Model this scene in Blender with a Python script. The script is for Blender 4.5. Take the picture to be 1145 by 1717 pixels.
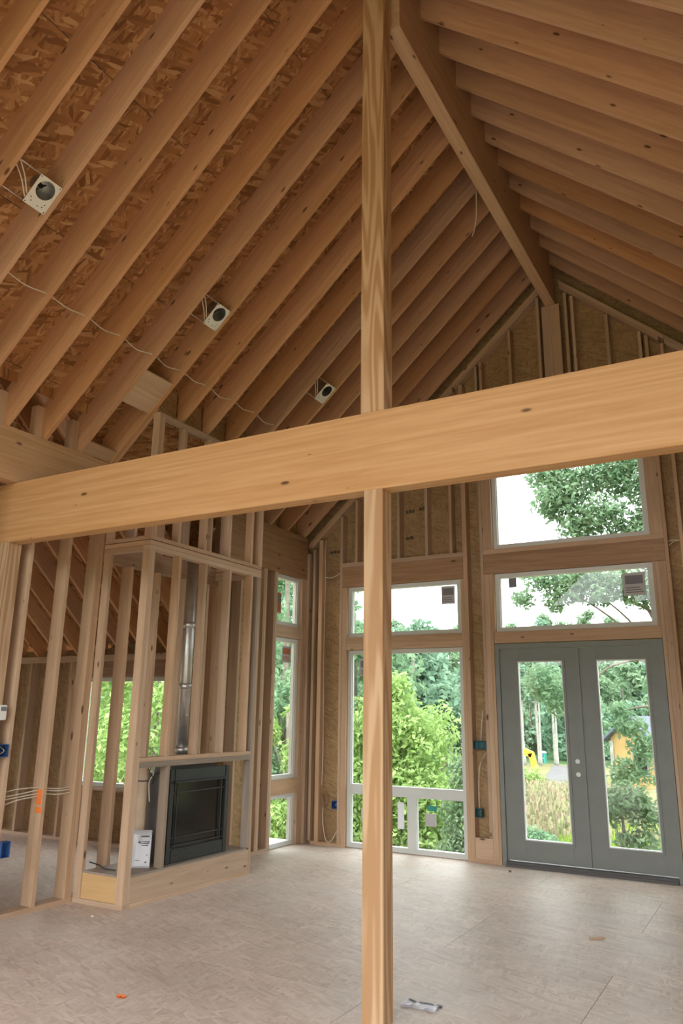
import bpy, math, random
import numpy as np
from mathutils import Matrix, Vector

for o in list(bpy.data.objects):
    bpy.data.objects.remove(o, do_unlink=True)
S = bpy.context.scene
COL = S.collection
RNG = random.Random(7)
NR = np.random.RandomState(11)

# ------------------------------------------------------------------ camera
cam_d = bpy.data.cameras.new('camera')
cam_d.sensor_fit = 'VERTICAL'
cam_d.sensor_height = 24.0
cam_d.lens = 17.829
cam_d.clip_start = 0.05
cam_d.clip_end = 800
cam = bpy.data.objects.new('camera', cam_d)
COL.objects.link(cam)
cam.matrix_world = Matrix(((0.8708792, 0.1145463, 0.4779629, 0.0),
                           (0.4913341, -0.2279397, -0.8406154, 0.0),
                           (0.0126573, 0.9669140, -0.2547885, 1.7),
                           (0, 0, 0, 1)))
S.camera = cam

# ------------------------------------------------------------------ world: bright overcast sky
W = bpy.data.worlds.new('overcast_sky')
S.world = W
W.use_nodes = True
wn = W.node_tree.nodes
wl = W.node_tree.links
wn.clear()
wo = wn.new('ShaderNodeOutputWorld')
wb = wn.new('ShaderNodeBackground')
wb.inputs['Strength'].default_value = 1.0
wtc = wn.new('ShaderNodeTexCoord')
wno = wn.new('ShaderNodeTexNoise')
wno.inputs['Scale'].default_value = 2.2
wno.inputs['Detail'].default_value = 4
wr = wn.new('ShaderNodeValToRGB')
wr.color_ramp.elements[0].color = (0.93, 0.97, 1.0, 1)
wr.color_ramp.elements[1].color = (1.06, 1.06, 1.05, 1)
wl.new(wtc.outputs['Generated'], wno.inputs['Vector'])
wl.new(wno.outputs['Fac'], wr.inputs['Fac'])
wl.new(wr.outputs['Color'], wb.inputs['Color'])
wl.new(wb.outputs['Background'], wo.inputs['Surface'])

# high sun veiled by thin cloud: very soft
sun_d = bpy.data.lights.new('veiled_sun', 'SUN')
sun_d.energy = 0.6
sun_d.angle = math.radians(40)
sun_d.color = (1.0, 0.96, 0.9)
sun = bpy.data.objects.new('veiled_sun', sun_d)
COL.objects.link(sun)
sun.rotation_euler = (math.radians(32), 0, math.radians(25))

S.view_settings.view_transform = 'Standard'
S.view_settings.look = 'None'
S.view_settings.exposure = 2.52
S.view_settings.gamma = 1.0
S.view_settings.use_curve_mapping = False

# ------------------------------------------------------------------ materials
def newmat(name):
    m = bpy.data.materials.new(name)
    m.use_nodes = True
    n = m.node_tree.nodes
    n.clear()
    out = n.new('ShaderNodeOutputMaterial')
    return m, n, m.node_tree.links, out

def plain(name, col, rough=0.6, metal=0.0, spec=0.4, var=0.0, scale=6.0):
    m, n, l, out = newmat(name)
    b = n.new('ShaderNodeBsdfPrincipled')
    b.inputs['Roughness'].default_value = rough
    b.inputs['Metallic'].default_value = metal
    b.inputs['Specular IOR Level'].default_value = spec
    if var:
        tc = n.new('ShaderNodeTexCoord')
        no = n.new('ShaderNodeTexNoise')
        no.inputs['Scale'].default_value = scale
        no.inputs['Detail'].default_value = 5
        r = n.new('ShaderNodeValToRGB')
        r.color_ramp.elements[0].position = 0.3
        r.color_ramp.elements[1].position = 0.7
        r.color_ramp.elements[0].color = tuple(c * (1 - var) for c in col) + (1,)
        r.color_ramp.elements[1].color = tuple(min(1, c * (1 + var)) for c in col) + (1,)
        l.new(tc.outputs['Object'], no.inputs['Vector'])
        l.new(no.outputs['Fac'], r.inputs['Fac'])
        l.new(r.outputs['Color'], b.inputs['Base Color'])
    else:
        b.inputs['Base Color'].default_value = tuple(col) + (1,)
    l.new(b.outputs['BSDF'], out.inputs['Surface'])
    return m

def mathn(n, l, op, a, b=None, clamp=False):
    k = n.new('ShaderNodeMath')
    k.operation = op
    k.use_clamp = clamp
    for i, v in enumerate((a, b)):
        if v is None:
            continue
        if isinstance(v, (int, float)):
            k.inputs[i].default_value = v
        else:
            l.new(v, k.inputs[i])
    return k.outputs[0]

def mixc(n, l, fac, a, b, mode='MIX'):
    k = n.new('ShaderNodeMix')
    k.data_type = 'RGBA'
    k.blend_type = mode
    if isinstance(fac, (int, float)):
        k.inputs[0].default_value = fac
    else:
        l.new(fac, k.inputs[0])
    for s, v in ((6, a), (7, b)):
        if isinstance(v, tuple):
            k.inputs[s].default_value = v if len(v) == 4 else v + (1,)
        else:
            l.new(v, k.inputs[s])
    return k.outputs[2]

def wood(name, light, dark, knot=(0.09, 0.04, 0.02), streak=0.5, knots=0.5, tint=0.25, ring=0.0, rough=0.62, rsc=(0.32, 5.0, 5.0), rf=75.0):
    """sawn timber; grain runs along each piece's local X"""
    m, n, l, out = newmat(name)
    tc = n.new('ShaderNodeTexCoord')
    oi = n.new('ShaderNodeObjectInfo')
    off = n.new('ShaderNodeCombineXYZ')
    for i, k in enumerate((53.0, 31.0, 17.0)):
        l.new(mathn(n, l, 'MULTIPLY', oi.outputs['Random'], k), off.inputs[i])
    add = n.new('ShaderNodeVectorMath')
    add.operation = 'ADD'
    l.new(tc.outputs['Object'], add.inputs[0])
    l.new(off.outputs[0], add.inputs[1])

    def mapped(sc):
        mp = n.new('ShaderNodeMapping')
        mp.inputs['Scale'].default_value = sc
        l.new(add.outputs[0], mp.inputs['Vector'])
        return mp.outputs[0]
    g1 = n.new('ShaderNodeTexNoise')
    g1.inputs['Scale'].default_value = 2.4
    g1.inputs['Detail'].default_value = 5
    g1.inputs['Distortion'].default_value = 0.7
    l.new(mapped((0.55, 9, 9)), g1.inputs['Vector'])
    g2 = n.new('ShaderNodeTexNoise')
    g2.inputs['Scale'].default_value = 3.0
    g2.inputs['Detail'].default_value = 3
    l.new(mapped((1.2, 55, 55)), g2.inputs['Vector'])
    f = mathn(n, l, 'ADD', mathn(n, l, 'MULTIPLY', g1.outputs['Fac'], 0.7), mathn(n, l, 'MULTIPLY', g2.outputs['Fac'], 0.3))
    if ring:
        cn = n.new('ShaderNodeTexNoise')
        cn.inputs['Scale'].default_value = 1.0
        cn.inputs['Detail'].default_value = 2
        cn.inputs['Roughness'].default_value = 0.35
        l.new(mapped(rsc), cn.inputs['Vector'])
        sn = mathn(n, l, 'SINE', mathn(n, l, 'MULTIPLY', cn.outputs['Fac'], rf))
        sn = mathn(n, l, 'ADD', mathn(n, l, 'MULTIPLY', sn, 0.5), 0.5)
        f = mathn(n, l, 'ADD', mathn(n, l, 'MULTIPLY', f, 1 - ring), mathn(n, l, 'MULTIPLY', sn, ring))
    rp = n.new('ShaderNodeValToRGB')
    rp.color_ramp.elements[0].position = 0.5 - 0.28 * (1.2 - streak)
    rp.color_ramp.elements[1].position = 0.5 + 0.28 * (1.2 - streak)
    rp.color_ramp.elements[0].color = tuple(dark) + (1,)
    rp.color_ramp.elements[1].color = tuple(light) + (1,)
    l.new(f, rp.inputs['Fac'])
    # per-board tint
    hv = n.new('ShaderNodeHueSaturation')
    l.new(rp.outputs['Color'], hv.inputs['Color'])
    l.new(mathn(n, l, 'ADD', mathn(n, l, 'MULTIPLY', oi.outputs['Random'], tint), 1 - tint * 0.55), hv.inputs['Value'])
    rnd2 = mathn(n, l, 'FRACT', mathn(n, l, 'MULTIPLY', oi.outputs['Random'], 7.31))
    l.new(mathn(n, l, 'ADD', mathn(n, l, 'MULTIPLY', rnd2, 0.22), 0.87), hv.inputs['Saturation'])
    col = hv.outputs['Color']
    # knots
    vo = n.new('ShaderNodeTexVoronoi')
    vo.inputs['Scale'].default_value = 1.0
    l.new(mapped((3.4, 9.5, 9.5)), vo.inputs['Vector'])
    sx = n.new('ShaderNodeSeparateColor')
    l.new(vo.outputs['Color'], sx.inputs[0])
    pick = mathn(n, l, 'GREATER_THAN', sx.outputs[0], 1 - knots)
    rad = mathn(n, l, 'ADD', mathn(n, l, 'MULTIPLY', sx.outputs[1], 0.12), 0.06)
    kf = mathn(n, l, 'MULTIPLY', mathn(n, l, 'SUBTRACT', rad, vo.outputs['Distance']), 16.0, True)
    kf = mathn(n, l, 'MULTIPLY', mathn(n, l, 'MULTIPLY', kf, pick), 0.88)
    col = mixc(n, l, kf, col, tuple(knot))
    b = n.new('ShaderNodeBsdfPrincipled')
    b.inputs['Roughness'].default_value = rough
    b.inputs['Specular IOR Level'].default_value = 0.25
    l.new(col, b.inputs['Base Color'])
    bp = n.new('ShaderNodeBump')
    bp.inputs['Strength'].default_value = 0.12
    bp.inputs['Distance'].default_value = 0.004
    l.new(g2.outputs['Fac'], bp.inputs['Height'])
    l.new(bp.outputs['Normal'], b.inputs['Normal'])
    l.new(b.outputs['BSDF'], out.inputs['Surface'])
    return m

def osb(name, cols, sc=1.0, contrast=1.0, dust=None, rough=0.7, spec=0.2):
    """oriented strand board: several overlaid layers of stretched chips"""
    m, n, l, out = newmat(name)
    tc = n.new('ShaderNodeTexCoord')
    oi = n.new('ShaderNodeObjectInfo')
    add = n.new('ShaderNodeVectorMath')
    add.operation = 'ADD'
    off = n.new('ShaderNodeCombineXYZ')
    l.new(mathn(n, l, 'MULTIPLY', oi.outputs['Random'], 41.0), off.inputs[0])
    l.new(mathn(n, l, 'MULTIPLY', oi.outputs['Random'], 23.0), off.inputs[1])
    l.new(tc.outputs['Object'], add.inputs[0])
    l.new(off.outputs[0], add.inputs[1])
    warp = n.new('ShaderNodeTexNoise')
    warp.inputs['Scale'].default_value = 7.0 * sc
    l.new(add.outputs[0], warp.inputs['Vector'])
    wsub = n.new('ShaderNodeVectorMath')
    wsub.operation = 'MULTIPLY_ADD'
    l.new(warp.outputs['Color'], wsub.inputs[0])
    wsub.inputs[1].default_value = (0.028 / sc,) * 3
    l.new(add.outputs[0], wsub.inputs[2])
    vals = []
    for i, (ang, sx, sy) in enumerate(((0.35, 8.5, 48), (1.45, 9.5, 54), (-0.75, 8, 44))):
        mr = n.new('ShaderNodeMapping')
        mr.inputs['Rotation'].default_value = (0, 0, ang)
        l.new(wsub.outputs[0], mr.inputs['Vector'])
        mp = n.new('ShaderNodeMapping')
        mp.inputs['Scale'].default_value = (sx * sc, sy * sc, 3.0)
        mp.inputs['Location'].default_value = (i * 3.7, i * 1.9, 0)
        l.new(mr.outputs[0], mp.inputs['Vector'])
        vo = n.new('ShaderNodeTexVoronoi')
        vo.inputs['Scale'].default_value = 1.0
        l.new(mp.outputs[0], vo.inputs['Vector'])
        sp = n.new('ShaderNodeSeparateColor')
        l.new(vo.outputs['Color'], sp.inputs[0])
        vals.append(sp)
    selA = mathn(n, l, 'GREATER_THAN', vals[0].outputs[1], 0.5)
    selB = mathn(n, l, 'GREATER_THAN', vals[1].outputs[1], 0.45)

    def mixv(f, a, b):
        k = n.new('ShaderNodeMix')
        l.new(f, k.inputs[0])
        l.new(a, k.inputs[2])
        l.new(b, k.inputs[3])
        return k.outputs[0]
    v = mixv(selA, mixv(selB, vals[2].outputs[0], vals[1].outputs[0]), vals[0].outputs[0])
    rp = n.new('ShaderNodeValToRGB')
    e = rp.color_ramp.elements
    e[0].position, e[0].color = 0.0, tuple(cols[0]) + (1,)
    e[1].position, e[1].color = 1.0, tuple(cols[3]) + (1,)
    for p, c in ((0.35, cols[1]), (0.7, cols[2])):
        k = rp.color_ramp.elements.new(p)
        k.color = tuple(c) + (1,)
    l.new(v, rp.inputs['Fac'])
    big = n.new('ShaderNodeTexNoise')
    big.inputs['Scale'].default_value = 1.3
    big.inputs['Detail'].default_value = 5
    l.new(add.outputs[0], big.inputs['Vector'])
    mean = tuple((cols[1][i] + cols[2][i]) / 2 for i in range(3))
    col = mixc(n, l, 1 - contrast, rp.outputs['Color'], mean)
    hv = n.new('ShaderNodeHueSaturation')
    l.new(col, hv.inputs['Color'])
    l.new(mathn(n, l, 'ADD', mathn(n, l, 'MULTIPLY', big.outputs['Fac'], 0.5), 0.75), hv.inputs['Value'])
    col = hv.outputs['Color']
    if dust:
        geo = n.new('ShaderNodeNewGeometry')
        dn = n.new('ShaderNodeTexNoise')
        dn.inputs['Scale'].default_value = 0.75
        dn.inputs['Detail'].default_value = 6
        dn.inputs['Roughness'].default_value = 0.6
        l.new(geo.outputs['Position'], dn.inputs['Vector'])
        dr = n.new('ShaderNodeValToRGB')
        dr.color_ramp.elements[0].position = 0.5
        dr.color_ramp.elements[1].position = 0.72
        dr.color_ramp.elements[0].color = (0, 0, 0, 1)
        dr.color_ramp.elements[1].color = (0.75, 0.75, 0.75, 1)
        l.new(dn.outputs['Fac'], dr.inputs['Fac'])
        col = mixc(n, l, dr.outputs['Color'], col, tuple(dust))
    b = n.new('ShaderNodeBsdfPrincipled')
    b.inputs['Roughness'].default_value = rough
    b.inputs['Specular IOR Level'].default_value = spec
    l.new(col, b.inputs['Base Color'])
    bp = n.new('ShaderNodeBump')
    bp.inputs['Strength'].default_value = 0.15
    bp.inputs['Distance'].default_value = 0.003
    l.new(v, bp.inputs['Height'])
    l.new(bp.outputs['Normal'], b.inputs['Normal'])
    l.new(b.outputs['BSDF'], out.inputs['Surface'])
    return m

def glass(name, tint=(0.93, 0.96, 0.95), refl=0.03):
    m, n, l, out = newmat(name)
    t = n.new('ShaderNodeBsdfTransparent')
    t.inputs['Color'].default_value = tuple(tint) + (1,)
    g = n.new('ShaderNodeBsdfGlossy')
    g.inputs['Roughness'].default_value = 0.02
    mx = n.new('ShaderNodeMixShader')
    mx.inputs[0].default_value = refl
    l.new(t.outputs[0], mx.inputs[1])
    l.new(g.outputs[0], mx.inputs[2])
    l.new(mx.outputs[0], out.inputs['Surface'])
    return m

def leafmat(name, cols, trans=0.4, scale=0.35):
    m, n, l, out = newmat(name)
    geo = n.new('ShaderNodeNewGeometry')
    no = n.new('ShaderNodeTexNoise')
    no.inputs['Scale'].default_value = scale * 6
    no.inputs['Detail'].default_value = 4
    l.new(geo.outputs['Position'], no.inputs['Vector'])
    wh = n.new('ShaderNodeTexWhiteNoise')
    wh.noise_dimensions = '3D'
    sn = n.new('ShaderNodeVectorMath')
    sn.operation = 'SNAP'
    sn.inputs[1].default_value = (0.25, 0.25, 0.25)
    l.new(geo.outputs['Position'], sn.inputs[0])
    l.new(sn.outputs[0], wh.inputs['Vector'])
    f = mathn(n, l, 'ADD', mathn(n, l, 'MULTIPLY', no.outputs['Fac'], 0.6), mathn(n, l, 'MULTIPLY', wh.outputs['Value'], 0.4))
    r = n.new('ShaderNodeValToRGB')
    r.color_ramp.elements[0].position = 0.25
    r.color_ramp.elements[1].position = 0.75
    r.color_ramp.elements[0].color = tuple(cols[0]) + (1,)
    r.color_ramp.elements[1].color = tuple(cols[1]) + (1,)
    l.new(f, r.inputs['Fac'])
    d = n.new('ShaderNodeBsdfDiffuse')
    t = n.new('ShaderNodeBsdfTranslucent')
    l.new(r.outputs['Color'], d.inputs['Color'])
    l.new(r.outputs['Color'], t.inputs['Color'])
    mx = n.new('ShaderNodeMixShader')
    mx.inputs[0].default_value = trans
    l.new(d.outputs[0], mx.inputs[1])
    l.new(t.outputs[0], mx.inputs[2])
    l.new(mx.outputs[0], out.inputs['Surface'])
    return m

M = {}
M['stud'] = wood('spruce_stud', (0.62, 0.44, 0.30), (0.48, 0.315, 0.20), knots=0.45)
M['rafter'] = wood('spruce_rafter', (0.65, 0.375, 0.21), (0.50, 0.265, 0.135), knots=0.5)
M['glulam'] = wood('glulam', (0.62, 0.385, 0.205), (0.50, 0.28, 0.13), knots=0.4, streak=0.5, tint=0.08, ring=0.16, rough=0.5, rsc=(0.22, 13.0, 13.0), rf=32.0)
M['post'] = wood('douglas_fir', (0.56, 0.385, 0.24), (0.42, 0.25, 0.135), knots=0.06, streak=0.6, tint=0.08, ring=0.5, rough=0.55)
M['lvl'] = wood('laminated_header', (0.44, 0.275, 0.165), (0.32, 0.185, 0.105), knots=0.45, streak=0.7)
M['grey_wood'] = wood('weathered_board', (0.40, 0.32, 0.25), (0.27, 0.21, 0.17), knots=0.4)
M['ply'] = wood('plywood', (0.66, 0.43, 0.20), (0.54, 0.32, 0.13), knots=0.3, streak=0.3)
M['osb_roof'] = osb('osb_roof', ((0.20, 0.085, 0.03), (0.36, 0.17, 0.065), (0.43, 0.215, 0.085), (0.60, 0.36, 0.17)), sc=0.85, contrast=0.85)
M['osb_wall'] = osb('osb_wall', ((0.22, 0.13, 0.065), (0.36, 0.23, 0.12), (0.43, 0.29, 0.15), (0.52, 0.37, 0.21)), sc=1.0, contrast=0.5)
M['osb_floor'] = osb('osb_floor', ((0.46, 0.365, 0.30), (0.58, 0.475, 0.40), (0.63, 0.52, 0.445), (0.71, 0.60, 0.52)), sc=0.9, contrast=0.7, dust=(0.66, 0.62, 0.56), rough=0.5, spec=0.35)
M['vinyl'] = plain('window_vinyl', (0.66, 0.68, 0.66), 0.4)
M['door'] = plain('primed_door', (0.225, 0.24, 0.225), 0.5, var=0.04)
M['sill'] = plain('dark_threshold', (0.10, 0.095, 0.095), 0.5)
M['glass'] = glass('window_glass')
M['metal'] = plain('galvanised', (0.62, 0.62, 0.60), 0.38, 0.85, var=0.12, scale=9)
M['can'] = plain('light_can', (0.42, 0.42, 0.40), 0.35, 0.9, var=0.1)
M['plate'] = plain('zinc_plate', (0.80, 0.78, 0.72), 0.5, 0.25)
M['black'] = plain('black_steel', (0.026, 0.028, 0.027), 0.42)
M['black_glass'] = plain('fire_glass', (0.014, 0.012, 0.011), 0.16, spec=0.35)
M['dark'] = plain('dark_hole', (0.02, 0.018, 0.016), 0.8)
M['blue'] = plain('blue_plastic', (0.03, 0.09, 0.26), 0.45)
M['teal'] = plain('teal_plastic', (0.03, 0.13, 0.15), 0.5)
M['white'] = plain('white_plastic', (0.82, 0.81, 0.78), 0.4)
M['paper'] = plain('paper', (0.82, 0.84, 0.90), 0.6)
M['label'] = plain('window_label', (0.50, 0.50, 0.50), 0.6)
M['label_dark'] = plain('label_print', (0.20, 0.20, 0.23), 0.6)
M['label_red'] = plain('label_red', (0.50, 0.16, 0.08), 0.6)
M['wire'] = plain('cable_sheath', (0.72, 0.66, 0.56), 0.5)
M['wire_brown'] = plain('cable_brown', (0.42, 0.26, 0.15), 0.5)
M['wire_black'] = plain('black_cable', (0.03, 0.03, 0.03), 0.5)
M['stamp'] = plain('faded_ink', (0.10, 0.075, 0.055), 0.8)
M['orange'] = plain('orange_paint', (0.85, 0.22, 0.05), 0.6)
M['card'] = plain('cardboard', (0.55, 0.42, 0.30), 0.7, var=0.12)
M['bag'] = plain('clear_bag', (0.55, 0.56, 0.58), 0.2)
M['panel_grey'] = plain('grey_panel', (0.14, 0.135, 0.13), 0.6, var=0.1)
def groundmat():
    m, n, l, out = newmat('rough_field')
    geo = n.new('ShaderNodeNewGeometry')
    cols = []
    for sc, det in ((0.045, 3), (0.9, 6)):
        no = n.new('ShaderNodeTexNoise')
        no.inputs['Scale'].default_value = sc
        no.inputs['Detail'].default_value = det
        l.new(geo.outputs['Position'], no.inputs['Vector'])
        cols.append(no.outputs['Fac'])
    r = n.new('ShaderNodeValToRGB')
    r.color_ramp.elements[0].position = 0.38
    r.color_ramp.elements[1].position = 0.62
    r.color_ramp.elements[0].color = (0.12, 0.15, 0.06, 1)
    r.color_ramp.elements[1].color = (0.23, 0.18, 0.115, 1)
    l.new(mathn(n, l, 'ADD', mathn(n, l, 'MULTIPLY', cols[0], 0.45), mathn(n, l, 'MULTIPLY', cols[1], 0.55)), r.inputs['Fac'])
    # woodland floor on the far hillside
    ln = n.new('ShaderNodeVectorMath')
    ln.operation = 'LENGTH'
    l.new(geo.outputs['Position'], ln.inputs[0])
    wf = mathn(n, l, 'MULTIPLY', mathn(n, l, 'SUBTRACT', ln.outputs['Value'], 112.0), 0.06, True)
    d = n.new('ShaderNodeBsdfDiffuse')
    l.new(mixc(n, l, wf, r.outputs['Color'], (0.07, 0.12, 0.06)), d.inputs['Color'])
    l.new(d.outputs[0], out.inputs['Surface'])
    return m
M['ground'] = groundmat()
M['gravel'] = plain('gravel', (0.10, 0.095, 0.10), 0.9, var=0.15, scale=0.7)
M['grass'] = leafmat('grass', ((0.22, 0.36, 0.05), (0.42, 0.55, 0.10)), 0.2, 0.1)
M['weeds'] = leafmat('weeds', ((0.22, 0.28, 0.12), (0.50, 0.38, 0.28)), 0.3, 0.06)
M['leaf'] = leafmat('leaf_mid', ((0.17, 0.29, 0.17), (0.31, 0.45, 0.28)))  # haze put into colour: this, bright and blue leaves are paled
M['leaf_bright'] = leafmat('leaf_bright', ((0.27, 0.41, 0.13), (0.48, 0.63, 0.27)))
M['leaf_blue'] = leafmat('leaf_blue', ((0.16, 0.28, 0.19), (0.29, 0.42, 0.30)))
M['leaf_grey'] = leafmat('leaf_grey', ((0.14, 0.24, 0.12), (0.34, 0.44, 0.30)))
M['bark'] = plain('bark', (0.22, 0.19, 0.16), 0.9, var=0.3, scale=5)
M['birch'] = plain('birch_bark', (0.33, 0.32, 0.29), 0.8, var=0.25, scale=3)
M['siding'] = plain('yellow_sheathing', (0.40, 0.26, 0.10), 0.8, var=0.1, scale=1)
M['siding2'] = plain('tan_sheathing', (0.34, 0.22, 0.14), 0.8, var=0.1, scale=1)
M['roofing'] = plain('dark_roofing', (0.10, 0.11, 0.16), 0.7, var=0.1)
M['yellow'] = plain('machine_yellow', (0.75, 0.42, 0.04), 0.5)
M['green_plastic'] = plain('green_plastic', (0.05, 0.32, 0.26), 0.5)

# ------------------------------------------------------------------ builders
ROOTLOC = {}

def tag(o, label=None, cat=None, group=None, kind=None):
    if label:
        o['label'] = label
    if cat:
        o['category'] = cat
    if group:
        o['group'] = group
    if kind:
        o['kind'] = kind
    return o

def root(name, loc, label=None, cat=None, group=None, kind=None):
    o = bpy.data.objects.new(name, None)
    o.empty_display_size = 0.1
    o.location = loc
    COL.objects.link(o)
    ROOTLOC[o.name] = Vector(loc)
    return tag(o, label, cat, group, kind)

def place(o, mw, parent):
    """world matrix mw, optional parent (roots carry translation only)"""
    COL.objects.link(o)
    if parent is not None:
        base = ROOTLOC[parent.name]
        o.parent = parent
        o.matrix_local = Matrix.Translation(-base) @ mw
    else:
        o.matrix_world = mw
    ROOTLOC[o.name] = None
    return o

MESHCACHE = {}

def link(name, me, mw, parent=None):
    o = bpy.data.objects.new(name, me)
    if parent is not None and ROOTLOC.get(parent.name) is None:
        # parent is itself a placed part: compose with its full world matrix
        pw = WORLD[parent.name]
        COL.objects.link(o)
        o.parent = parent
        o.matrix_local = pw.inverted() @ mw
    else:
        place(o, mw, parent)
    ROOTLOC[o.name] = None
    WORLD[o.name] = mw.copy()
    return o

WORLD = {}
HEXF = [(0, 3, 2, 1), (4, 5, 6, 7), (0, 1, 5, 4), (1, 2, 6, 5), (2, 3, 7, 6), (3, 0, 4, 7)]

def mesh_from(verts, faces, mat, smooth=False):
    me = bpy.data.meshes.new('m')
    me.from_pydata([tuple(v) for v in verts], [], faces)
    if isinstance(mat, (list, tuple)):
        for k in mat:
            me.materials.append(M[k])
    else:
        me.materials.append(M[mat])
    if smooth:
        for p in me.polygons:
            p.use_smooth = True
    me.update()
    return me

PERM = {0: Matrix(((1, 0, 0), (0, 1, 0), (0, 0, 1))),
        1: Matrix(((0, 0, 1), (1, 0, 0), (0, 1, 0))),
        2: Matrix(((0, 1, 0), (0, 0, 1), (1, 0, 0)))}

def box(name, x0, x1, y0, y1, z0, z1, mat, parent=None, grain=None, bevel=0.0):
    """axis-aligned board, origin at its centre, local X along the grain"""
    d = (x1 - x0, y1 - y0, z1 - z0)
    g = grain if grain is not None else max(range(3), key=lambda i: d[i])
    if mat.startswith('osb'):
        g = {0: 1, 1: 2, 2: 0}[min(range(3), key=lambda i: d[i])]   # face of the panel in local XY
    R = PERM[g]
    c = Vector(((x0 + x1) / 2, (y0 + y1) / 2, (z0 + z1) / 2))
    e = R.transposed() @ Vector(d)
    key = (round(abs(e[0]), 4), round(abs(e[1]), 4), round(abs(e[2]), 4), mat, bevel)
    me = MESHCACHE.get(key)
    if me is None:
        a, b, h = abs(e[0]) / 2, abs(e[1]) / 2, abs(e[2]) / 2
        if bevel:
            me = beveled(a, b, h, bevel, mat)
        else:
            vs = [(-a, -b, -h), (a, -b, -h), (a, b, -h), (-a, b, -h), (-a, -b, h), (a, -b, h), (a, b, h), (-a, b, h)]
            me = mesh_from(vs, HEXF, mat)
        MESHCACHE[key] = me
    return link(name, me, Matrix.Translation(c) @ R.to_4x4(), parent)

def beveled(a, b, h, r, mat):
    import bmesh
    bm = bmesh.new()
    bmesh.ops.create_cube(bm, size=1.0)
    for v in bm.verts:
        v.co.x *= 2 * a
        v.co.y *= 2 * b
        v.co.z *= 2 * h
    bmesh.ops.bevel(bm, geom=bm.edges[:], offset=r, segments=2, affect='EDGES')
    me = bpy.data.meshes.new('m')
    bm.to_mesh(me)
    bm.free()
    me.materials.append(M[mat])
    return me

def hexa(name, pts, xdir, mat, parent=None):
    """8 world points (4 bottom, 4 top); local X along xdir"""
    pts = [Vector(p) for p in pts]
    c = sum(pts, Vector()) / 8
    x = Vector(xdir).normalized()
    up = Vector((0, 0, 1)) if abs(x.z) < 0.95 else Vector((0, 1, 0))
    y = up.cross(x).normalized()
    z = x.cross(y)
    R = Matrix((x, y, z)).transposed()
    vs = [R.transposed() @ (p - c) for p in pts]
    return link(name, mesh_from(vs, HEXF, mat), Matrix.Translation(c) @ R.to_4x4(), parent)

def meshobj(name, verts, faces, mat, parent=None, origin=(0, 0, 0), smooth=False):
    o = Vector(origin)
    return link(name, mesh_from([Vector(v) - o for v in verts], faces, mat, smooth), Matrix.Translation(o), parent)

def tube_geo(pts, rad, n=6):
    pts = [Vector(p) for p in pts]
    rads = rad if isinstance(rad, (list, tuple)) else [rad] * len(pts)
    vs, fs = [], []
    for i, p in enumerate(pts):
        t = (pts[min(i + 1, len(pts) - 1)] - pts[max(i - 1, 0)]).normalized()
        ref = Vector((0, 0, 1)) if abs(t.z) < 0.9 else Vector((1, 0, 0))
        u = t.cross(ref).normalized()
        w = t.cross(u)
        for k in range(n):
            a = 2 * math.pi * k / n
            vs.append(p + (u * math.cos(a) + w * math.sin(a)) * rads[i])
    for i in range(len(pts) - 1):
        for k in range(n):
            k2 = (k + 1) % n
            fs.append((i * n + k, i * n + k2, (i + 1) * n + k2, (i + 1) * n + k))
    fs.append(tuple(range(n))[::-1])
    fs.append(tuple((len(pts) - 1) * n + k for k in range(n)))
    return vs, fs

def tube(name, pts, rad, mat, parent=None, n=6, smooth=True):
    vs, fs = tube_geo(pts, rad, n)
    return meshobj(name, vs, fs, mat, parent, pts[0], smooth)

def smoothpts(pts, k=5):
    """Catmull-Rom through the points"""
    P = [Vector(p) for p in pts]
    P = [P[0] * 2 - P[1]] + P + [P[-1] * 2 - P[-2]]
    out = []
    for i in range(1, len(P) - 2):
        for j in range(k):
            t = j / k
            out.append(0.5 * ((2 * P[i]) + (P[i + 1] - P[i - 1]) * t + (2 * P[i - 1] - 5 * P[i] + 4 * P[i + 1] - P[i + 2]) * t * t + (3 * P[i] - P[i - 1] - 3 * P[i + 1] + P[i + 2]) * t ** 3))
    out.append(P[-2])
    return out

# ------------------------------------------------------------------ key dimensions (metres)
XL, XR = -5.86, 1.61          # inner faces of the long walls
YB = 9.32                     # inner face of the gable wall
RX = -2.125                   # ridge line
SL = 0.91                     # roof pitch
ZE = 4.19                     # rafter underside at the wall face
VD = 0.42                     # rafter depth measured plumb
YR = -2.6                     # open south end
T = 0.038

def zl(x):
    return ZE + SL * (x - XL)

def zr(x):
    return ZE + SL * (2 * RX - XL - x)

def zroof(x):
    return zl(x) if x < RX else zr(x)

# ------------------------------------------------------------------ floor
fl = root('floor', (-3, 3, -0.3), 'pale dusty oriented-strand-board subfloor of the whole house', 'floor', kind='structure')
box('joist_deck', -12.2, XR + 0.14, YR, YB + 0.14, -0.3, -0.02, 'stud', fl)
PW, PL = 1.22, 2.44
row = 0
y = YR
while y < YB + 0.13:
    y1 = min(y + PW, YB + 0.14)
    x = -12.2 - (0.0 if row % 2 else 1.22)
    while x < XR + 0.13:
        xa, xb = max(x, -12.2), min(x + PL, XR + 0.14)
        if xb - xa > 0.05 and not (y > 7.85 and xb < -6.0):
            box('panel', xa + 0.0015, xb - 0.0015, y + 0.0015, y1 - 0.0015, -0.02, 0.0, 'osb_floor', fl, grain=0)
        x += PL
    y += PW
    row += 1

# ------------------------------------------------------------------ roof: rafters and sheathing
ce = root('ceiling', (RX, 3, ZE), 'steep open rafter roof with strand-board sheathing between the rafters', 'ceiling', kind='structure')
Y0, DY = 2.486, 0.42025
XW = XL - 0.14

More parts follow.
